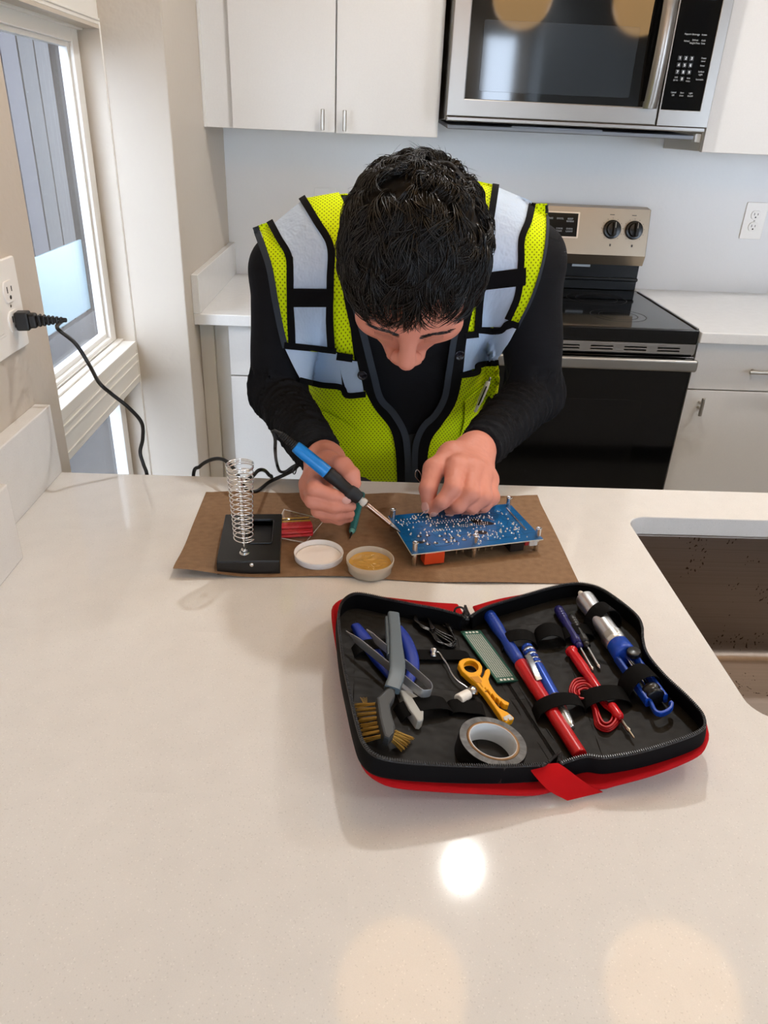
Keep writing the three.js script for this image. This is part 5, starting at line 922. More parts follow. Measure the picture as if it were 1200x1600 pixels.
function surfaceNets(f, lo, hi, cell) {
  const nx = Math.ceil((hi.x - lo.x) / cell) + 1, ny = Math.ceil((hi.y - lo.y) / cell) + 1, nzz = Math.ceil((hi.z - lo.z) / cell) + 1, F = new Float32Array(nx * ny * nzz);
  let m = 0; for (let k = 0; k < nzz; k++) for (let j = 0; j < ny; j++) for (let i = 0; i < nx; i++) F[m++] = f(lo.x + i * cell, lo.y + j * cell, lo.z + k * cell);
  const id = (i, j, k) => (k * ny + j) * nx + i, vert = new Int32Array(nx * ny * nzz).fill(-1), pos = [], idx = [];
  const C = [[0, 0, 0], [1, 0, 0], [0, 1, 0], [1, 1, 0], [0, 0, 1], [1, 0, 1], [0, 1, 1], [1, 1, 1]], E = [[0, 1], [2, 3], [4, 5], [6, 7], [0, 2], [1, 3], [4, 6], [5, 7], [0, 4], [1, 5], [2, 6], [3, 7]];
  for (let k = 0; k < nzz - 1; k++) for (let j = 0; j < ny - 1; j++) for (let i = 0; i < nx - 1; i++) {
    const v = C.map(([a, b, c]) => F[id(i + a, j + b, k + c)]); let neg = 0; for (const q of v) if (q < 0) neg++;
    if (!neg || neg === 8) continue;
    let sx = 0, sy = 0, sz = 0, n = 0;
    for (const [a, b] of E) if ((v[a] < 0) !== (v[b] < 0)) { const t = v[a] / (v[a] - v[b]); sx += lerp(C[a][0], C[b][0], t); sy += lerp(C[a][1], C[b][1], t); sz += lerp(C[a][2], C[b][2], t); n++; }
    vert[id(i, j, k)] = pos.length / 3; pos.push(lo.x + (i + sx / n) * cell, lo.y + (j + sy / n) * cell, lo.z + (k + sz / n) * cell);
  }
  const quad = (a, b, c, d, flip) => { if (a < 0 || b < 0 || c < 0 || d < 0) return; flip ? idx.push(a, c, b, a, d, c) : idx.push(a, b, c, a, c, d); };
  for (let k = 1; k < nzz - 1; k++) for (let j = 1; j < ny - 1; j++) for (let i = 1; i < nx - 1; i++) {
    const s = F[id(i, j, k)] < 0;
    if (s !== F[id(i + 1, j, k)] < 0) quad(vert[id(i, j - 1, k - 1)], vert[id(i, j, k - 1)], vert[id(i, j, k)], vert[id(i, j - 1, k)], !s);
    if (s !== F[id(i, j + 1, k)] < 0) quad(vert[id(i - 1, j, k - 1)], vert[id(i - 1, j, k)], vert[id(i, j, k)], vert[id(i, j, k - 1)], !s);
    if (s !== F[id(i, j, k + 1)] < 0) quad(vert[id(i - 1, j - 1, k)], vert[id(i, j - 1, k)], vert[id(i, j, k)], vert[id(i - 1, j, k)], !s);
  }
  const N = new Float32Array(pos.length), e = cell * 0.3;
  for (let v = 0; v < pos.length; v += 3) {
    let gx, gy, gz;
    for (let it = 0; it < 3; it++) {
      const x = pos[v], y = pos[v + 1], z = pos[v + 2];
      gx = f(x + e, y, z) - f(x - e, y, z); gy = f(x, y + e, z) - f(x, y - e, z); gz = f(x, y, z + e) - f(x, y, z - e);
      const L = Math.hypot(gx, gy, gz) || 1, d = f(x, y, z); gx /= L; gy /= L; gz /= L;
      if (it < 2) { const s = clamp(d, -cell * 0.5, cell * 0.5) * 0.9; pos[v] -= gx * s; pos[v + 1] -= gy * s; pos[v + 2] -= gz * s; }
    }
    N[v] = gx; N[v + 1] = gy; N[v + 2] = gz;
  }
  const g = new THREE.BufferGeometry(); g.setAttribute('position', new THREE.Float32BufferAttribute(pos, 3)); g.setAttribute('normal', new THREE.Float32BufferAttribute(N, 3)); g.setIndex(idx);
  return g;
}
const person = thing('person', 'person in lime safety vest and black shirt bent over the circuit board with an iron', 'person', V(0.06, 0, -1.42));
const skin = phys(0xd88e78, 0.5, { bumpMap: tiled(plasterBump, 0.012), bumpScale: 0.0003, specularIntensity: 0.7 });
// skeleton
const J = {
  pelvis: V(0.06, 0.885, -1.405), belly: V(0.062, 1.02, -1.385), chest: V(0.06, 1.165, -1.285), neck0: V(0.06, 1.255, -1.2), neck1: V(0.057, 1.262, -1.03),
  shL: V(-0.126, 1.205, -1.215), shR: V(0.253, 1.234, -1.21), elL: atZ(434, 614, -1.25), elR: atZ(836, 616, -1.25), wrL: atZ(508, 722, -0.99), wrR: atZ(742, 706, -1.015),
};
const leanY = J.chest.clone().sub(J.pelvis).normalize();
const torso = [
  ell(J.pelvis, V(0.165, 0.12, 0.125), V(1, 0, 0), V(0, 1, 0)), ell(J.belly, V(0.158, 0.14, 0.125), V(1, 0, 0), leanY, 0.06), ell(J.chest, V(0.172, 0.145, 0.115), V(1, 0.03, 0), leanY, 0.05),
  cap(V(-0.06, 1.238, -1.235), V(0.18, 1.262, -1.235), 0.058, 0.058, 0.06), cap(J.neck0, J.neck1, 0.062, 0.052, 0.04),
];
const upper = [cap(V(-0.06, 1.236, -1.225), J.shL, 0.058, 0.050, 0.04), cap(J.shL, J.elL, 0.050, 0.042, 0.02), cap(V(0.18, 1.254, -1.225), J.shR, 0.058, 0.052, 0.04), cap(J.shR, J.elR, 0.052, 0.042, 0.02)];
const fore = [cap(J.elL, J.wrL, 0.044, 0.028, 0.02), cap(J.elR, J.wrR, 0.044, 0.029, 0.02)];
const legs = [-1, 1].flatMap((s) => { const h = V(0.06 + s * 0.09, 0.84, -1.41), k = V(0.06 + s * 0.11, 0.48, -1.39), a = V(0.06 + s * 0.12, 0.1, -1.45); return [cap(h, k, 0.088, 0.058, 0.04), cap(k, a, 0.058, 0.04, 0.03)]; });
const fTorso = fieldOf(torso), fTop = fieldOf([...torso, ...upper]), fFull = fieldOf([...torso, ...upper, ...fore]), fBody = fieldOf([...torso, ...upper, ...fore, ...legs]);
// hands: [joints along each digit], radii
const zg = IRON.at(0.095).z;
const hands = {
  A: { wrist: J.wrL, fore: J.elL, digits: [
    [[atZ(493, 744, zg - 0.03), atZ(491, 763, zg + 0.008), atZ(519, 774, zg + 0.011), atZ(538, 779, zg + 0.007)], [0.0105, 0.0094, 0.0085, 0.0074]],
    [[atZ(486, 757, zg - 0.034), atZ(488, 782, zg + 0.008), atZ(520, 791, zg + 0.014), atZ(548, 791, zg + 0.004)], [0.0108, 0.0096, 0.0086, 0.0074]],
    [[atZ(488, 770, zg - 0.038), atZ(498, 798, zg + 0.004), atZ(526, 804, zg + 0.009), atZ(546, 803, zg - 0.004)], [0.0104, 0.0092, 0.0084, 0.0072]],
    [[atZ(495, 780, zg - 0.044), atZ(509, 806, zg - 0.006), atZ(530, 811, zg - 0.001), atZ(545, 809, zg - 0.012)], [0.0098, 0.0084, 0.0076, 0.0066]]],
    thumb: [[atZ(513, 727, zg - 0.058), atZ(535, 729, zg - 0.022), atZ(549, 742, zg - 0.008), atZ(554, 755, zg - 0.002)], [0.0155, 0.0128, 0.0108, 0.0088]] },
  B: { wrist: J.wrR, fore: J.elR, digits: [
    [[atZ(713, 731, -0.945), atZ(708, 763, -0.905), atZ(691, 784, -0.896), atZ(677, 797, -0.903)], [0.0158, 0.0126, 0.0098, 0.0076]],
    [[atZ(737, 734, -0.948), atZ(735, 771, -0.900), atZ(717, 791, -0.893), atZ(703, 797, -0.910)], [0.0152, 0.0126, 0.0098, 0.0078]],
    [[atZ(752, 742, -0.953), atZ(755, 777, -0.905), atZ(738, 793, -0.898), atZ(724, 796, -0.915)], [0.0142, 0.0118, 0.0092, 0.0075]],
    [[atZ(762, 750, -0.962), atZ(768, 777, -0.920), atZ(756, 791, -0.910), atZ(744, 796, -0.925)], [0.0132, 0.0108, 0.0086, 0.007]]],
    thumb: [[atZ(706, 712, -0.985), atZ(678, 733, -0.948), atZ(669, 764, -0.920), atZ(670, 791, -0.909)], [0.0175, 0.0148, 0.0122, 0.0092]] },
};
function handField(h) {
  const palm = [cap(h.wrist.clone().lerp(h.fore, 0.25), h.wrist, 0.028, 0.025, 0.01)];
  for (const [j] of h.digits) palm.push(cap(h.wrist, j[0], 0.021, 0.0125, 0.016));
  for (let i = 0; i < 3; i++) palm.push(cap(h.digits[i][0][0], h.digits[i + 1][0][0], 0.0115, 0.0115, 0.01));
  const [tj, tr] = h.thumb; palm.push(cap(h.wrist, tj[0], 0.021, 0.018, 0.016), cap(tj[0], h.digits[0][0][0].clone().lerp(h.wrist, 0.3), 0.0135, 0.0125, 0.016));
  const fp = fieldOf(palm), chains = [...h.digits, h.thumb].map(([j, r]) => fieldOf([cap(j[0], j[1], r[0], r[1], 0.004), cap(j[1], j[2], r[1] * 1.03, r[2], 0.005), cap(j[2], j[3], r[2] * 1.02, r[3], 0.004)]));
  return (x, y, z) => { let fmin = 1; for (const c of chains) { const d = c(x, y, z); fmin = smin(fmin, d, 0.0036); } return smin(fp(x, y, z), fmin, 0.011) - 0.0003 * nz(x * 190, y * 190, z * 190); };
}
// head, built in its own axes: x to the picture's right, u to the crown, f to the nose
const HC = V(0.060, 1.260, -0.968), hRoll = -0.045, hPitch = 0.88;
const HF = V(0, -Math.sin(hPitch), Math.cos(hPitch)).applyAxisAngle(V(0, 0, 1), hRoll), HX = V(1, 0, 0).applyAxisAngle(V(0, 0, 1), hRoll).applyAxisAngle(HF, 0.03), HU = HF.clone().cross(HX).negate();
if (HU.z < 0) HU.negate();
const hp = (x, u, f) => HC.clone().addScaledVector(HX, x).addScaledVector(HU, u).addScaledVector(HF, f);
const he = (x, u, f, rx, ru, rf, k = 0.02) => ell(hp(x, u, f), V(rx, ru, rf), HX, HU, k);
const hc = (a, b, r0, r1, k = 0.012) => cap(hp(...a), hp(...b), r0, r1, k);
const headPrims = [
  he(0, 0.028, -0.006, 0.075, 0.083, 0.093), he(0, -0.045, 0.034, 0.058, 0.078, 0.056, 0.05),
  hc([-0.036, 0.010, 0.078], [0.036, 0.010, 0.078], 0.0165, 0.0165, 0.02), hc([0, 0.004, 0.09], [0, -0.038, 0.114], 0.0085, 0.012, 0.014), hc([-0.012, -0.046, 0.106], [0.012, -0.046, 0.106], 0.009, 0.009, 0.008),
  he(-0.044, -0.03, 0.062, 0.024, 0.02, 0.02, 0.02), he(0.044, -0.03, 0.062, 0.024, 0.02, 0.02, 0.02), he(-0.031, -0.012, 0.076, 0.0135, 0.011, 0.0125, 0.006), he(0.031, -0.012, 0.076, 0.0135, 0.011, 0.0125, 0.006),
  hc([-0.018, -0.078, 0.088], [0.018, -0.078, 0.088], 0.008, 0.008, 0.012), he(0, -0.11, 0.068, 0.024, 0.02, 0.022, 0.025),
  he(-0.077, -0.012, -0.008, 0.008, 0.03, 0.018, 0.006), he(0.077, -0.012, -0.008, 0.008, 0.03, 0.018, 0.006),
  cap(HC.clone().lerp(J.neck1, 0.5).add(V(0, -0.01, -0.01)), J.neck0, 0.05, 0.056, 0.03),
];
const fHead = fieldOf(headPrims), fHandA = handField(hands.A), fHandB = handField(hands.B);
{
  const shrink = (x, y, z) => fBody(x, y, z) + 0.006 + 0.012 * smooth(1.02, 0.95, y);
  const around = (pts, m) => { const b = new THREE.Box3().setFromPoints(pts).expandByScalar(m); return [b.min, b.max]; };
  const hand = (h, f) => surfaceNets(f, ...around([h.wrist.clone().lerp(h.fore, 0.2), ...h.digits.flatMap(([j]) => j), ...h.thumb[0]], 0.034), 0.0026);
  part('body', [surfaceNets(shrink, V(-0.3, 0.02, -1.62), V(0.42, 1.4, -0.97), 0.014), surfaceNets(fHead, V(-0.06, 1.08, -1.14), V(0.18, 1.42, -0.82), 0.0045), hand(hands.A, fHandA), hand(hands.B, fHandB)], skin, person, 'bare face and hands');
  const nailM = phys(0xdba596, 0.3, { specularIntensity: 0.8 });
  for (const [h, f, k, dir] of [[hands.A, fHandA, 0, V(0.25, 0.15, 1)], [hands.B, fHandB, 4, V(-0.75, 0.25, 0.7)], [hands.B, fHandB, 0, V(0.25, -0.35, 1)], [hands.B, fHandB, 1, V(0.2, -0.3, 1)]]) {
    const j = (k === 4 ? h.thumb : h.digits[k])[0], r = (k === 4 ? h.thumb : h.digits[k])[1], ax = j[3].clone().sub(j[2]).normalize(), n = dir.clone().addScaledVector(ax, -dir.dot(ax)).normalize();
    const c = j[3].clone().addScaledVector(ax, r[3] * 0.15); let s = 0.002; while (f(c.x + n.x * s, c.y + n.y * s, c.z + n.z * s) < 0 && s < 0.02) s += 0.0003;
    const w = r[3] * 0.72, g = new THREE.SphereGeometry(1, 18, 12).scale(w, r[3] * 0.95, 0.0021);
    const y = ax, z = n.clone().addScaledVector(ax, 0.12).normalize(), x = y.clone().cross(z).normalize();
    part('fingernail', g.applyMatrix4(new THREE.Matrix4().makeBasis(x, z.clone().cross(x), z).setPosition(c.addScaledVector(n, s - 0.0013))), nailM, person);
  }
}
// hair: a cap over the skull and locks that sweep away from the whorl
{
  const hairM = phys(0x0a0a0c, 0.27, { specularIntensity: 1 }), whorl = V(0.022, 0.086, -0.060);
  const toL = (x, y, z) => { const q = V(x, y, z).sub(HC); return V(q.dot(HX), q.dot(HU), q.dot(HF)); };
  const capE = he(0, 0.03, -0.004, 0.075, 0.083, 0.093);
  const hairline = (l) => 0.845 * l.z - 0.535 * l.y - 0.0415 + 0.015 * smooth(0.0, 0.045, l.x) + 0.006 * nz(l.x * 40, 1, 2);
  const fCap = (x, y, z) => {
    const l = toL(x, y, z), near = smooth(0.003, 0.024, Math.hypot(l.x - whorl.x, l.y - whorl.y, l.z - whorl.z - 0.0));
    const th = lerp(-0.003, 0.0125, near) + near * (0.005 * nz(l.x * 38, l.y * 38, l.z * 38) + 0.003 * nz(l.x * 85, l.y * 85, l.z * 85)) + 0.003 * smooth(0, 0.06, l.z);
    return Math.max(dist1(capE, x, y, z) - th, hairline(l), -(l.y + 0.085 + 0.5 * Math.max(0, l.z)));
  };
  const hair = part('hair', surfaceNets(fCap, HC.clone().addScalar(-0.16), HC.clone().addScalar(0.16), 0.005), phys(0x0a0808, 0.6, { specularIntensity: 0.4 }), person, 'short wavy black hair');
  const pos = [], nor = [], idx = [], up0 = V(0, 0, 0);
  const gradCap = (p) => { const e = 0.002, n = V(dist1(capE, p.x + e, p.y, p.z) - dist1(capE, p.x - e, p.y, p.z), dist1(capE, p.x, p.y + e, p.z) - dist1(capE, p.x, p.y - e, p.z), dist1(capE, p.x, p.y, p.z + e) - dist1(capE, p.x, p.y, p.z - e)); return n.normalize(); };
  const W = hp(whorl.x, whorl.y, whorl.z);
  const strand = (pts, r) => {
    const n = pts.length, base = pos.length / 3;
    for (let i = 0; i < n; i++) {
      const t = pts[Math.min(i + 1, n - 1)].clone().sub(pts[Math.max(i - 1, 0)]).normalize(), a = t.clone().cross(V(0.31, 0.2, 0.9)).normalize(), b = t.clone().cross(a), rad = r * (i === n - 1 ? 0.1 : 1 - 0.65 * i / (n - 1));
      for (let k = 0; k < 3; k++) { const q = k * 2.0944, d = a.clone().multiplyScalar(Math.cos(q)).addScaledVector(b, Math.sin(q)); pos.push(pts[i].x + d.x * rad, pts[i].y + d.y * rad, pts[i].z + d.z * rad); nor.push(d.x, d.y, d.z); }
    }
    for (let i = 0; i < n - 1; i++) for (let k = 0; k < 3; k++) { const a = base + i * 3 + k, b = base + i * 3 + (k + 1) % 3; idx.push(a, b, a + 3, b, b + 3, a + 3); }
  };
  let locks = 0, guard = 0;
  while (locks < 760 && guard++ < 6000) {
    const u = rr(-1, 1), a = rr(0, 2 * Math.PI), s = Math.sqrt(1 - u * u), dir = locks < 110 ? V(whorl.x / 0.075, (whorl.y - 0.03) / 0.083, (whorl.z + 0.004) / 0.093).add(V(rr(-1, 1), rr(-1, 1), rr(-1, 1)).multiplyScalar(0.36)).normalize() : V(s * Math.cos(a), u, s * Math.sin(a));
    const l = V(dir.x * 0.085, 0.03 + dir.y * 0.094, -0.006 + dir.z * 0.106);
    if (hairline(l) > -0.004 || l.y < -0.07) continue;
    const dw = Math.hypot(l.x - whorl.x, l.y - whorl.y, l.z - whorl.z); if (dw < 0.006) continue;
    const len = (0.02 + 0.034 * smooth(0.01, 0.09, dw)) * rr(0.75, 1.25), wob = rr(-1, 1), lift = rr(0.2, 1), nseg = 8, thin = dw < 0.024 ? 0.5 : 1;
    locks++;
    const count = thin < 1 ? 11 : 15;
    for (let k = 0; k < count; k++) {
      let p = hp(l.x + rr(-1, 1) * 0.0034, l.y + rr(-1, 1) * 0.0034, l.z + rr(-1, 1) * 0.0034); const pts = [], own = rr(-0.35, 0.35), step = len * rr(0.8, 1.15) / nseg, hh = rr(0, 1);
      for (let i = 0; i <= nseg; i++) {
        const t = i / nseg, n = gradCap(p), away = p.clone().sub(W); away.addScaledVector(n, -away.dot(n)).normalize();
        const sw = n.clone().cross(away), turn = 0.55 * Math.exp(-dw * 18) + wob * (0.5 + 1.3 * t) * 0.8 + own + 0.8 * nz(p.x * 22, p.y * 22, p.z * 22);
        const d = away.multiplyScalar(Math.cos(turn)).addScaledVector(sw, Math.sin(turn)); d.addScaledVector(HF, 0.35 * smooth(0.01, 0.08, l.z)).normalize();
        const target = thin < 1 ? 0.002 + 0.012 * t * smooth(0.002, 0.022, dw) + 0.003 * hh : 0.0125 + 0.006 * lift * Math.sin(Math.PI * Math.min(1, t * 1.1)) + 0.004 * hh + 0.004 * t * (lift - 0.3);
        const h = dist1(capE, p.x, p.y, p.z); p.addScaledVector(n, (i === 0 ? (thin < 1 ? 0.002 : 0.009) : lerp(h, target, 0.65)) - h);
        pts.push(p.clone()); p.addScaledVector(d, step);
      }
      strand(pts, rr(0.0005, 0.0010) * (thin < 1 ? 0.7 : 1));
    }
  }
  for (let k = 0; k < 240; k++) {              // stray hairs that stand off the outline
    const u = rr(-1, 1), a = rr(0, 2 * Math.PI), s = Math.sqrt(1 - u * u), l = V(s * Math.cos(a) * 0.089, 0.03 + u * 0.098, -0.006 + s * Math.sin(a) * 0.112);
    if (hairline(l) > -0.012 || l.y < -0.06) continue;
    let p = hp(l.x, l.y, l.z); const n = gradCap(p), t0 = V(rr(-1, 1), rr(-1, 1), rr(-1, 1)); t0.addScaledVector(n, -t0.dot(n)).normalize(); const pts = [];
    for (let i = 0; i <= 5; i++) { pts.push(p.clone()); p.addScaledVector(t0, 0.004).addScaledVector(n, 0.0022 - 0.0003 * i); }
    strand(pts, 0.00028);
  }
  const g = new THREE.BufferGeometry(); g.setAttribute('position', new THREE.Float32BufferAttribute(pos, 3)); g.setAttribute('normal', new THREE.Float32BufferAttribute(nor, 3)); g.setIndex(idx);
  part('locks', g, hairM, hair).userData.kind = 'stuff';
  for (const s of [-1, 1]) {                   // eyebrows
    const gs = []; for (let k = 0; k < 130; k++) { const t = rnd(), x = s * lerp(0.012, 0.05, t), u = lerp(0.004, 0.010, Math.sin(t * 2.4)) + rr(-1, 1) * 0.0032; let p = hp(x, u, 0.12), st = 0; while (fHead(p.x, p.y, p.z) > 0.0004 && st++ < 200) p.addScaledVector(HF, -0.0005); gs.push(rod(p, p.clone().addScaledVector(HX, s * rr(0.004, 0.008)).addScaledVector(HU, rr(-0.001, 0.002)).addScaledVector(HF, -0.0022 * t), 0.0004, 0.0001, 4)); }
    part('eyebrow', gs, hairM, person).userData.kind = 'stuff';
    const lash = []; for (let k = 0; k < 16; k++) { const x = s * lerp(0.02, 0.043, k / 15); let p = hp(x, -0.016, 0.12), st = 0; while (fHead(p.x, p.y, p.z) > 0.0004 && st++ < 200) p.addScaledVector(HF, -0.0005); lash.push(rod(p, p.clone().addScaledVector(HF, 0.004).addScaledVector(HU, -0.003), 0.0002, 0.0001, 4)); }
    part('eyelashes', lash, hairM, person).userData.kind = 'stuff';
  }
}
// black long-sleeved shirt: folds round the forearms and at the elbows
{
  const cut = [J.wrL.clone().lerp(J.elL, 0.07), J.wrR.clone().lerp(J.elR, 0.05)], cd = [J.wrL.clone().sub(J.elL).normalize().add(V(0.25, -0.1, 0)).normalize(), J.wrR.clone().sub(J.elR).normalize()];
  const fShirt = (x, y, z) => {
    let d = fFull(x, y, z) - 0.004;
    if (d > 0.03 || d < -0.03) return d;
    for (let i = 0; i < 2; i++) {
      const p = fore[i], dx = x - p.a.x, dy = y - p.a.y, dz = z - p.a.z, t = (dx * p.d.x + dy * p.d.y + dz * p.d.z) / p.l2, w = smooth(-0.25, 0.1, t) * smooth(1.15, 0.8, t);
      const near = smooth(0.075, 0.06, Math.hypot(dx - p.d.x * clamp(t), dy - p.d.y * clamp(t), dz - p.d.z * clamp(t)));
      if (w > 0 && near > 0) { const s = t * Math.sqrt(p.l2), wave = nz(x * 18, y * 18, z * 18) * 4 + (i ? x : -x) * 30; d -= near * w * (0.0050 * (0.4 + 0.6 * nz(x * 24 + 5, y * 24, z * 24)) * Math.sin(s * 2 * Math.PI / 0.019 + wave) + 0.0013 * Math.sin(s * 2 * Math.PI / 0.0095 + wave * 1.7)); }
      const ps = cut[i], cutD = (x - ps.x) * cd[i].x + (y - ps.y) * cd[i].y + (z - ps.z) * cd[i].z;
      if (Math.hypot(x - ps.x, y - ps.y, z - ps.z) < 0.09) d = Math.max(d, cutD);
    }
    d -= 0.003 * nz(x * 13, y * 13, z * 13);
    const q = J.neck0.clone().lerp(J.neck1, 0.35), nd = J.neck1.clone().sub(J.neck0).normalize();
    return Math.max(d, (x - q.x) * nd.x + (y - q.y) * nd.y + (z - q.z) * nd.z - 0.0 > 0 && Math.hypot(x - q.x, y - q.y, z - q.z) < 0.12 ? (x - q.x) * nd.x + (y - q.y) * nd.y + (z - q.z) * nd.z : -1);
  };
  const knit = dataTex(128, 128, grey((u, v, i, j) => 0.5 + 0.25 * Math.sin(j * Math.PI / 2) + 0.2 * (hash(i, j) - 0.5)), false);
  part('shirt', boxUV(surfaceNets(fShirt, V(-0.28, 0.73, -1.56), V(0.4, 1.38, -0.94), 0.0056)), phys(0x15161a, 0.8, { specularIntensity: 0.35, bumpMap: tiled(knit, 0.06), bumpScale: 0.0004 }), person, 'black long-sleeved shirt');
  part('trousers', surfaceNets((x, y, z) => Math.max(fieldOf([torso[0], ...legs])(x, y, z) - 0.001, 0.06 - y, y - 0.81), V(-0.2, 0.02, -1.64), V(0.32, 1.0, -1.2), 0.01), std(0x4a4c50, 0.85), person, 'dark grey trousers');
  for (const s of [-1, 1]) { const ax = 0.06 + s * 0.12; part('shoe', surfaceNets(fieldOf([ell(V(ax, 0.045, -1.38), V(0.048, 0.045, 0.13)), cap(V(ax, 0.06, -1.45), V(ax, 0.12, -1.455), 0.046, 0.05, 0.04)]), V(ax - 0.08, -0.02, -1.56), V(ax + 0.08, 0.2, -1.2), 0.01), M.blackMatte, person); }
}
// safety vest: cut pieces laid over the shirt
{
  const C5 = ([x, y]) => [380 + x / 2.3077, 220 + y / 2.3077];
  function lay(px, py, f, off) {               // first point of the clothed body along a line of sight, or the nearest it comes
    const d = sight(px, py).normalize(), o = camera.position; let t = 0.75, best = 1e9, tb = 0;
    for (let i = 0; i < 90; i++) { const x = o.x + d.x * t, y = o.y + d.y * t, z = o.z + d.z * t, q = f(x, y, z) - off; if (q < best) { best = q; tb = t; } if (q < 0.0002 || t > 1.7) break; t += Math.max(q * 0.8, 0.0008); }
    return o.clone().addScaledVector(d, tb);
  }
  const line = (pts, n) => new THREE.CatmullRomCurve3(pts.map(([x, y]) => V(x, y, 0)), false, 'centripetal').getSpacedPoints(n - 1);
  const planarUV = (g) => { const p = g.attributes.position, uv = new Float32Array(p.count * 2); for (let i = 0; i < p.count; i++) { uv[2 * i] = p.getX(i); uv[2 * i + 1] = p.getY(i) * 0.85 - p.getZ(i) * 0.5; } g.setAttribute('uv', new THREE.BufferAttribute(uv, 2)); return g; };
  const fLow = (x, y, z) => fTorso(x, y, z) - 0.004 - 0.006 * nz(x * 16, y * 9, z * 9), fUp = (x, y, z) => fTop(x, y, z) - 0.004 - 0.0015 * nz(x * 18, y * 18, z * 18);
  function patch(name, a, b, off, mat, parent, f = fUp, nu = 0, nv = 0, thick = 0.0012) {
    const la = (p) => { let s = 0; for (let i = 1; i < p.length; i++) s += Math.hypot(p[i][0] - p[i - 1][0], p[i][1] - p[i - 1][1]); return s; };
    nv = nv || Math.max(4, Math.round(Math.max(la(a), la(b)) / 9)); nu = nu || Math.max(3, Math.round(Math.hypot(a[0][0] - b[0][0], a[0][1] - b[0][1]) / 11) + 2);
    const A = line(a, nv), B = line(b, nv), rows = [];
    for (let j = 0; j < nv; j++) { const r = []; for (let i = 0; i < nu; i++) { const q = A[j].clone().lerp(B[j], i / (nu - 1)), [px, py] = C5([q.x, q.y]); r.push(lay(px, py, f, off)); } rows.push(r); }
    return part(name, planarUV(gridSurface(rows.reverse(), { thick })), mat, parent);
  }
  const ribbon = (name, pts, w, off, mat, parent, f = fUp) => { const L = line(pts, Math.max(6, Math.round(pts.length * 6))), a = [], b = []; L.forEach((p, i) => { const t = L[Math.min(i + 1, L.length - 1)].clone().sub(L[Math.max(i - 1, 0)]).normalize(); a.push([p.x - t.y * w / 2, p.y + t.x * w / 2]); b.push([p.x + t.y * w / 2, p.y - t.x * w / 2]); }); return patch(name, b, a, off, mat, parent, f, 5, L.length * 2); };
  const mesh = dataTex(64, 64, (u, v, i, j) => { const q = (a, b) => Math.hypot(((u - a + 1.5) % 1) - 0.5, ((v - b + 1.5) % 1) - 0.5); const d = Math.min(q(0.25, 0.25), q(0.75, 0.75)), h = smooth(0.13, 0.19, d); return [lerp(0.5, 0.88, h), lerp(0.58, 0.965, h), lerp(0.02, 0.02, h)]; });
  const yel = phys(0xffffff, 0.75, { map: tiled(mesh, 0.0068), specularIntensity: 0.3, side: THREE.DoubleSide });
  const crinkle = dataTex(256, 256, grey((u, v) => 0.5 + 0.35 * nz(u * 9, v * 9, 5) + 0.2 * nz(u * 24, v * 24, 2)), false);
  const silver = phys(0xc2d5ec, 0.5, { bumpMap: tiled(crinkle, 0.09), bumpScale: 0.0016, side: THREE.DoubleSide, specularIntensity: 0.6 });
  const blk = phys(0x0d0d10, 0.85, { specularIntensity: 0.3, side: THREE.DoubleSide }), pipe = phys(0x3a4048, 0.85, { specularIntensity: 0.3, side: THREE.DoubleSide });
  // back of the vest
  const fArms = fieldOf([cap(J.shL, J.elL, 0.05, 0.042), cap(J.shR, J.elR, 0.052, 0.042)]);
  const fBack = (x, y, z) => {
    const d = fTop(x, y, z), ax = Math.abs(x - 0.06), side = smooth(0.12, 0.15, ax) * smooth(1.16, 1.08, y);
    return Math.max(d - 0.0085, -(d - 0.0045), (z + 1.40) * 0.92 - (y - 0.93) * 0.38 + 0.01 - 0.075 * side, 0.80 - y, ax - 0.2, 0.03 - fArms(x, y, z), 0.08 - Math.hypot(x - 0.06, (y - 1.33) * 1.3, z + 1.17));
  };
  const vest = part('vest', planarUV(surfaceNets(fBack, V(-0.2, 0.78, -1.58), V(0.32, 1.4, -1.1), 0.0055)), yel, person, 'lime yellow mesh safety vest with silver and black bands');
  // picture-left front: fields of yellow
  patch('panel', [[52, 306], [62, 325], [100, 440], [125, 580], [148, 700], [160, 745]], [[100, 292], [120, 330], [165, 420], [172, 560], [172, 660], [172, 742]], 0.006, yel, vest);
  patch('panel', [[214, 208], [262, 286], [322, 380], [322, 500], [322, 650], [328, 755]], [[345, 185], [372, 250], [372, 400], [372, 520], [382, 640], [400, 790]], 0.006, yel, vest);
  patch('panel', [[195, 858], [205, 900], [214, 960], [225, 1010], [280, 1110], [320, 1180], [392, 1226]], [[448, 905], [470, 950], [508, 1000], [545, 1060], [560, 1120], [572, 1190], [578, 1245]], 0.006, yel, vest, fLow);
  patch('panel', [[390, 1224], [420, 1234], [470, 1248], [520, 1258], [560, 1268]], [[562, 1140], [572, 1180], [580, 1215], [582, 1240], [582, 1268]], 0.006, yel, vest, fLow);
  patch('pocket', [[214, 955], [228, 1000], [300, 1062], [340, 1105]], [[300, 980], [360, 1012], [412, 1048], [418, 1060]], 0.0105, yel, vest, fLow);
  // picture-right front
  patch('panel', [[842, 145], [880, 240], [890, 330], [872, 420], [850, 540], [820, 640], [800, 705]], [[913, 160], [905, 260], [900, 340], [885, 440], [868, 545], [855, 640], [850, 695]], 0.006, yel, vest);
  patch('panel', [[1030, 228], [1005, 345], [1000, 450], [985, 560], [955, 655]], [[1096, 226], [1096, 310], [1080, 420], [1040, 560], [985, 672]], 0.006, yel, vest);
  patch('panel', [[770, 850], [765, 930], [735, 980], [690, 1050], [670, 1110], [662, 1180], [655, 1245]], [[920, 800], [922, 880], [908, 945], [880, 1010], [830, 1070], [780, 1140], [740, 1220]], 0.006, yel, vest, fLow);
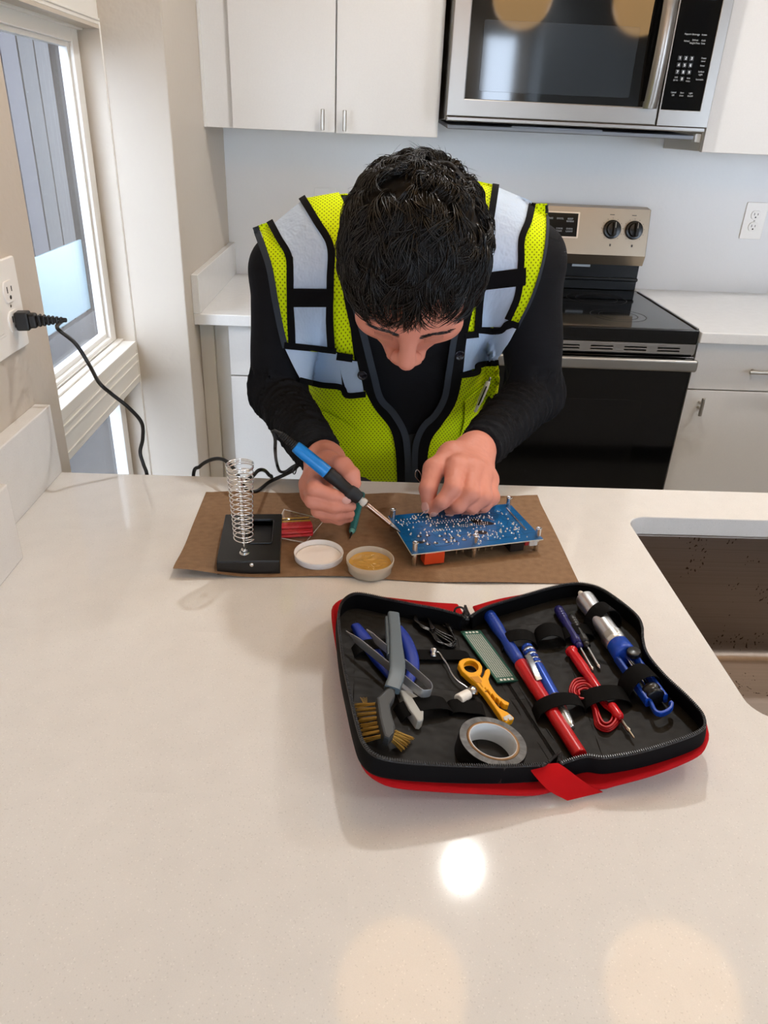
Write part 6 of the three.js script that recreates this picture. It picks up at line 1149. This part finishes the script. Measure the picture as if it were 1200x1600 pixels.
  patch('pocket', [[800, 935], [800, 985], [795, 1030], [780, 1070]], [[912, 850], [915, 900], [905, 945], [870, 1020]], 0.0115, yel, vest, fLow);
  // silver bands over the shoulders
  patch('reflective_band', [[108, 300], [140, 355], [180, 420]], [[215, 212], [258, 290], [306, 384]], 0.0085, silver, vest);
  patch('reflective_band', [[180, 420], [182, 480], [182, 536]], [[306, 384], [304, 470], [302, 536]], 0.0085, silver, vest);
  patch('reflective_band', [[182, 598], [188, 680], [190, 742]], [[300, 598], [304, 680], [306, 745]], 0.0085, silver, vest);
  patch('reflective_band', [[921, 168], [905, 250], [893, 330]], [[1041, 219], [1030, 270], [1000, 342]], 0.0085, silver, vest);
  patch('reflective_band', [[893, 330], [888, 400], [876, 478]], [[1000, 342], [1000, 400], [994, 462]], 0.0085, silver, vest);
  patch('reflective_band', [[866, 536], [862, 600], [858, 672]], [[994, 522], [985, 590], [940, 672]], 0.0085, silver, vest);
  // silver belt across the ribs
  patch('reflective_band', [[152, 752], [180, 810], [205, 856]], [[338, 768], [350, 830], [356, 886]], 0.0085, silver, vest);
  patch('reflective_band', [[342, 790], [356, 850], [376, 914]], [[412, 798], [424, 850], [434, 905]], 0.0092, silver, vest);
  patch('reflective_band', [[798, 716], [794, 780], [788, 836]], [[848, 706], [847, 760], [846, 818]], 0.0088, silver, vest);
  patch('reflective_band', [[846, 690], [846, 750], [846, 806]], [[935, 688], [926, 740], [918, 790]], 0.0085, silver, vest);
  patch('reflective_band', [[935, 688], [926, 740], [918, 782]], [[990, 668], [955, 730], [922, 776]], 0.0085, silver, vest, fUp);
  // black bindings between
  ribbon('binding', [[96, 290], [128, 350], [164, 415], [168, 520], [170, 640], [176, 745]], 24, 0.0098, blk, vest);
  ribbon('binding', [[212, 204], [262, 286], [314, 378], [314, 500], [312, 640], [318, 752]], 26, 0.0098, blk, vest);
  ribbon('binding', [[911, 158], [900, 232], [886, 330], [868, 480], [852, 600], [846, 690]], 24, 0.0098, blk, vest);
  ribbon('binding', [[1043, 223], [1028, 290], [1005, 350], [1002, 440], [990, 560], [955, 645]], 24, 0.0098, blk, vest);
  ribbon('binding', [[148, 736], [240, 746], [336, 758]], 20, 0.0102, blk, vest); ribbon('binding', [[338, 776], [395, 784]], 26, 0.0104, blk, vest);
  ribbon('binding', [[203, 862], [280, 880], [358, 892], [372, 916], [442, 914]], 20, 0.0102, blk, vest);
  ribbon('binding', [[800, 702], [848, 697]], 22, 0.0104, blk, vest); ribbon('binding', [[846, 682], [930, 684], [955, 660], [994, 668]], 22, 0.0102, blk, vest);
  ribbon('binding', [[782, 846], [846, 832], [846, 812], [922, 800]], 20, 0.0102, blk, vest);
  patch('strap', [[162, 534], [164, 568], [166, 600]], [[326, 536], [326, 568], [324, 600]], 0.0115, blk, vest);
  patch('strap', [[866, 478], [862, 510], [858, 540]], [[1020, 458], [1020, 490], [1018, 522]], 0.0115, blk, vest);
  // armhole edges and the front opening
  ribbon('edge_piping', [[44, 310], [58, 350], [92, 448], [116, 580], [138, 690], [152, 745]], 22, 0.0078, pipe, vest);
  ribbon('edge_piping', [[1094, 232], [1098, 300], [1086, 415], [1044, 560], [990, 672]], 10, 0.0078, pipe, vest);
  patch('front_band', [[345, 420], [362, 560], [392, 700], [432, 880], [470, 960], [530, 1040], [548, 1110], [556, 1250]], [[390, 560], [415, 640], [445, 740], [480, 900], [520, 960], [572, 1040], [588, 1110], [594, 1250]], 0.0102, blk, vest, fLow);
  ribbon('front_piping', [[400, 585], [432, 690], [470, 840], [496, 930], [540, 980], [580, 1050], [592, 1120], [596, 1250]], 24, 0.0118, pipe, vest, fLow);
  patch('front_band', [[800, 560], [770, 700], [745, 840], [725, 930], [690, 1000], [640, 1040], [622, 1120], [618, 1250]], [[830, 600], [805, 720], [790, 850], [765, 950], [720, 1020], [678, 1080], [664, 1140], [656, 1250]], 0.0102, blk, vest, fLow);
  ribbon('front_piping', [[800, 580], [765, 690], [742, 830], [724, 930], [690, 990], [650, 1030], [624, 1090], [618, 1250]], 22, 0.0118, pipe, vest, fLow);
  patch('zip', [[588, 1062], [594, 1120], [598, 1250]], [[630, 1056], [618, 1120], [612, 1250]], 0.0075, M.blackMatte, vest, fLow);
  for (const [x, y] of [[430, 845], [780, 773]]) {   // snap buttons
    const [px, py] = C5([x, y]), p = lay(px, py, fLow, 0.0145), e = 0.004, n = V(fLow(p.x + e, p.y, p.z) - fLow(p.x - e, p.y, p.z), fLow(p.x, p.y + e, p.z) - fLow(p.x, p.y - e, p.z), fLow(p.x, p.y, p.z + e) - fLow(p.x, p.y, p.z - e)).normalize().multiplyScalar(0.35).add(V(0, 0.12, 0.7)).normalize();
    part('snap_button', turned(p, p.clone().add(n), [[0, 0.0085], [0.0015, 0.0085], [0.0024, 0.0074], [0.0018, 0.006], [0.0006, 0.0052], [0.0006, 0]], 28), std(0x1c1c22, 0.14), vest);
  }
  // pens in the pocket
  const pen = (a, b, off) => [lay(...C5(a), fLow, off), lay(...C5(b), fLow, off)];
  {
    const [a, b] = pen([884, 868], [836, 978], 0.021), o = thing('pen', 'white pen clipped in the vest pocket at the chest', 'pen', a.clone().lerp(b, 0.5)), L = a.distanceTo(b), d = b.clone().sub(a).normalize(), s = V(0.9, 0.4, 0.1).normalize();
    part('barrel', turned(a, b, [[0, 0], [0.0005, 0.004], [0.012, 0.0052], [L * 0.62, 0.0052], [L * 0.66, 0.004], [L, 0.0026], [L, 0]], 18), std(0xe9e8e4, 0.3), o);
    part('button', turned(a.clone().addScaledVector(d, -0.009), b, [[0, 0], [0.0004, 0.0026], [0.01, 0.003], [0.01, 0]], 14), M.chrome, o);
    part('clip', obox(a.clone().lerp(b, 0.45).add(V(-0.001, 0.001, 0.0065)), [0.0028, L * 0.62, 0.0012], d.clone().cross(V(0, 0, 1)), d, 0.0005), std(0x8c8f92, 0.25, { metalness: 1 }), o);
    const [e, f] = pen([890, 925], [858, 988], 0.019), q = thing('pen', 'black pen beside the white one in the vest pocket', 'pen', e.clone().lerp(f, 0.5)), L2 = e.distanceTo(f);
    part('barrel', turned(e, f, [[0, 0], [0.0005, 0.004], [0.004, 0.0048], [L2, 0.0042], [L2, 0]], 16), M.blackPlastic, q);
    part('clip', obox(e.clone().lerp(f, 0.5).add(V(0, 0.001, 0.0058)), [0.0024, L2 * 0.7, 0.001], f.clone().sub(e).cross(V(0, 0, 1)), f.clone().sub(e), 0.0004), M.blackMatte, q);
  }
}
// thin solder wire between thumb and finger
{
  const f = (px, py, z) => atZ(px, py, z);
  solo('solder_wire', tube([f(657, 806, -0.893), f(663, 800, -0.899), f(671, 793, -0.9015), f(668, 775, -0.935), f(662, 762, -0.945), f(655, 752, -0.945), f(649, 744, -0.945), f(651, 734, -0.945), f(657, 740, -0.946), f(659, 752, -0.948), f(656, 760, -0.95)], 0.0006, { steps: 90, radial: 6 }), std(0xc9c8c4, 0.25, { metalness: 1 }), 'thin silver solder wire pinched between thumb and fingertip', 'solder wire');
}
scene.traverse((o) => { if (o.isMesh) o.castShadow = o.receiveShadow = true; });
renderer.render(scene, camera);
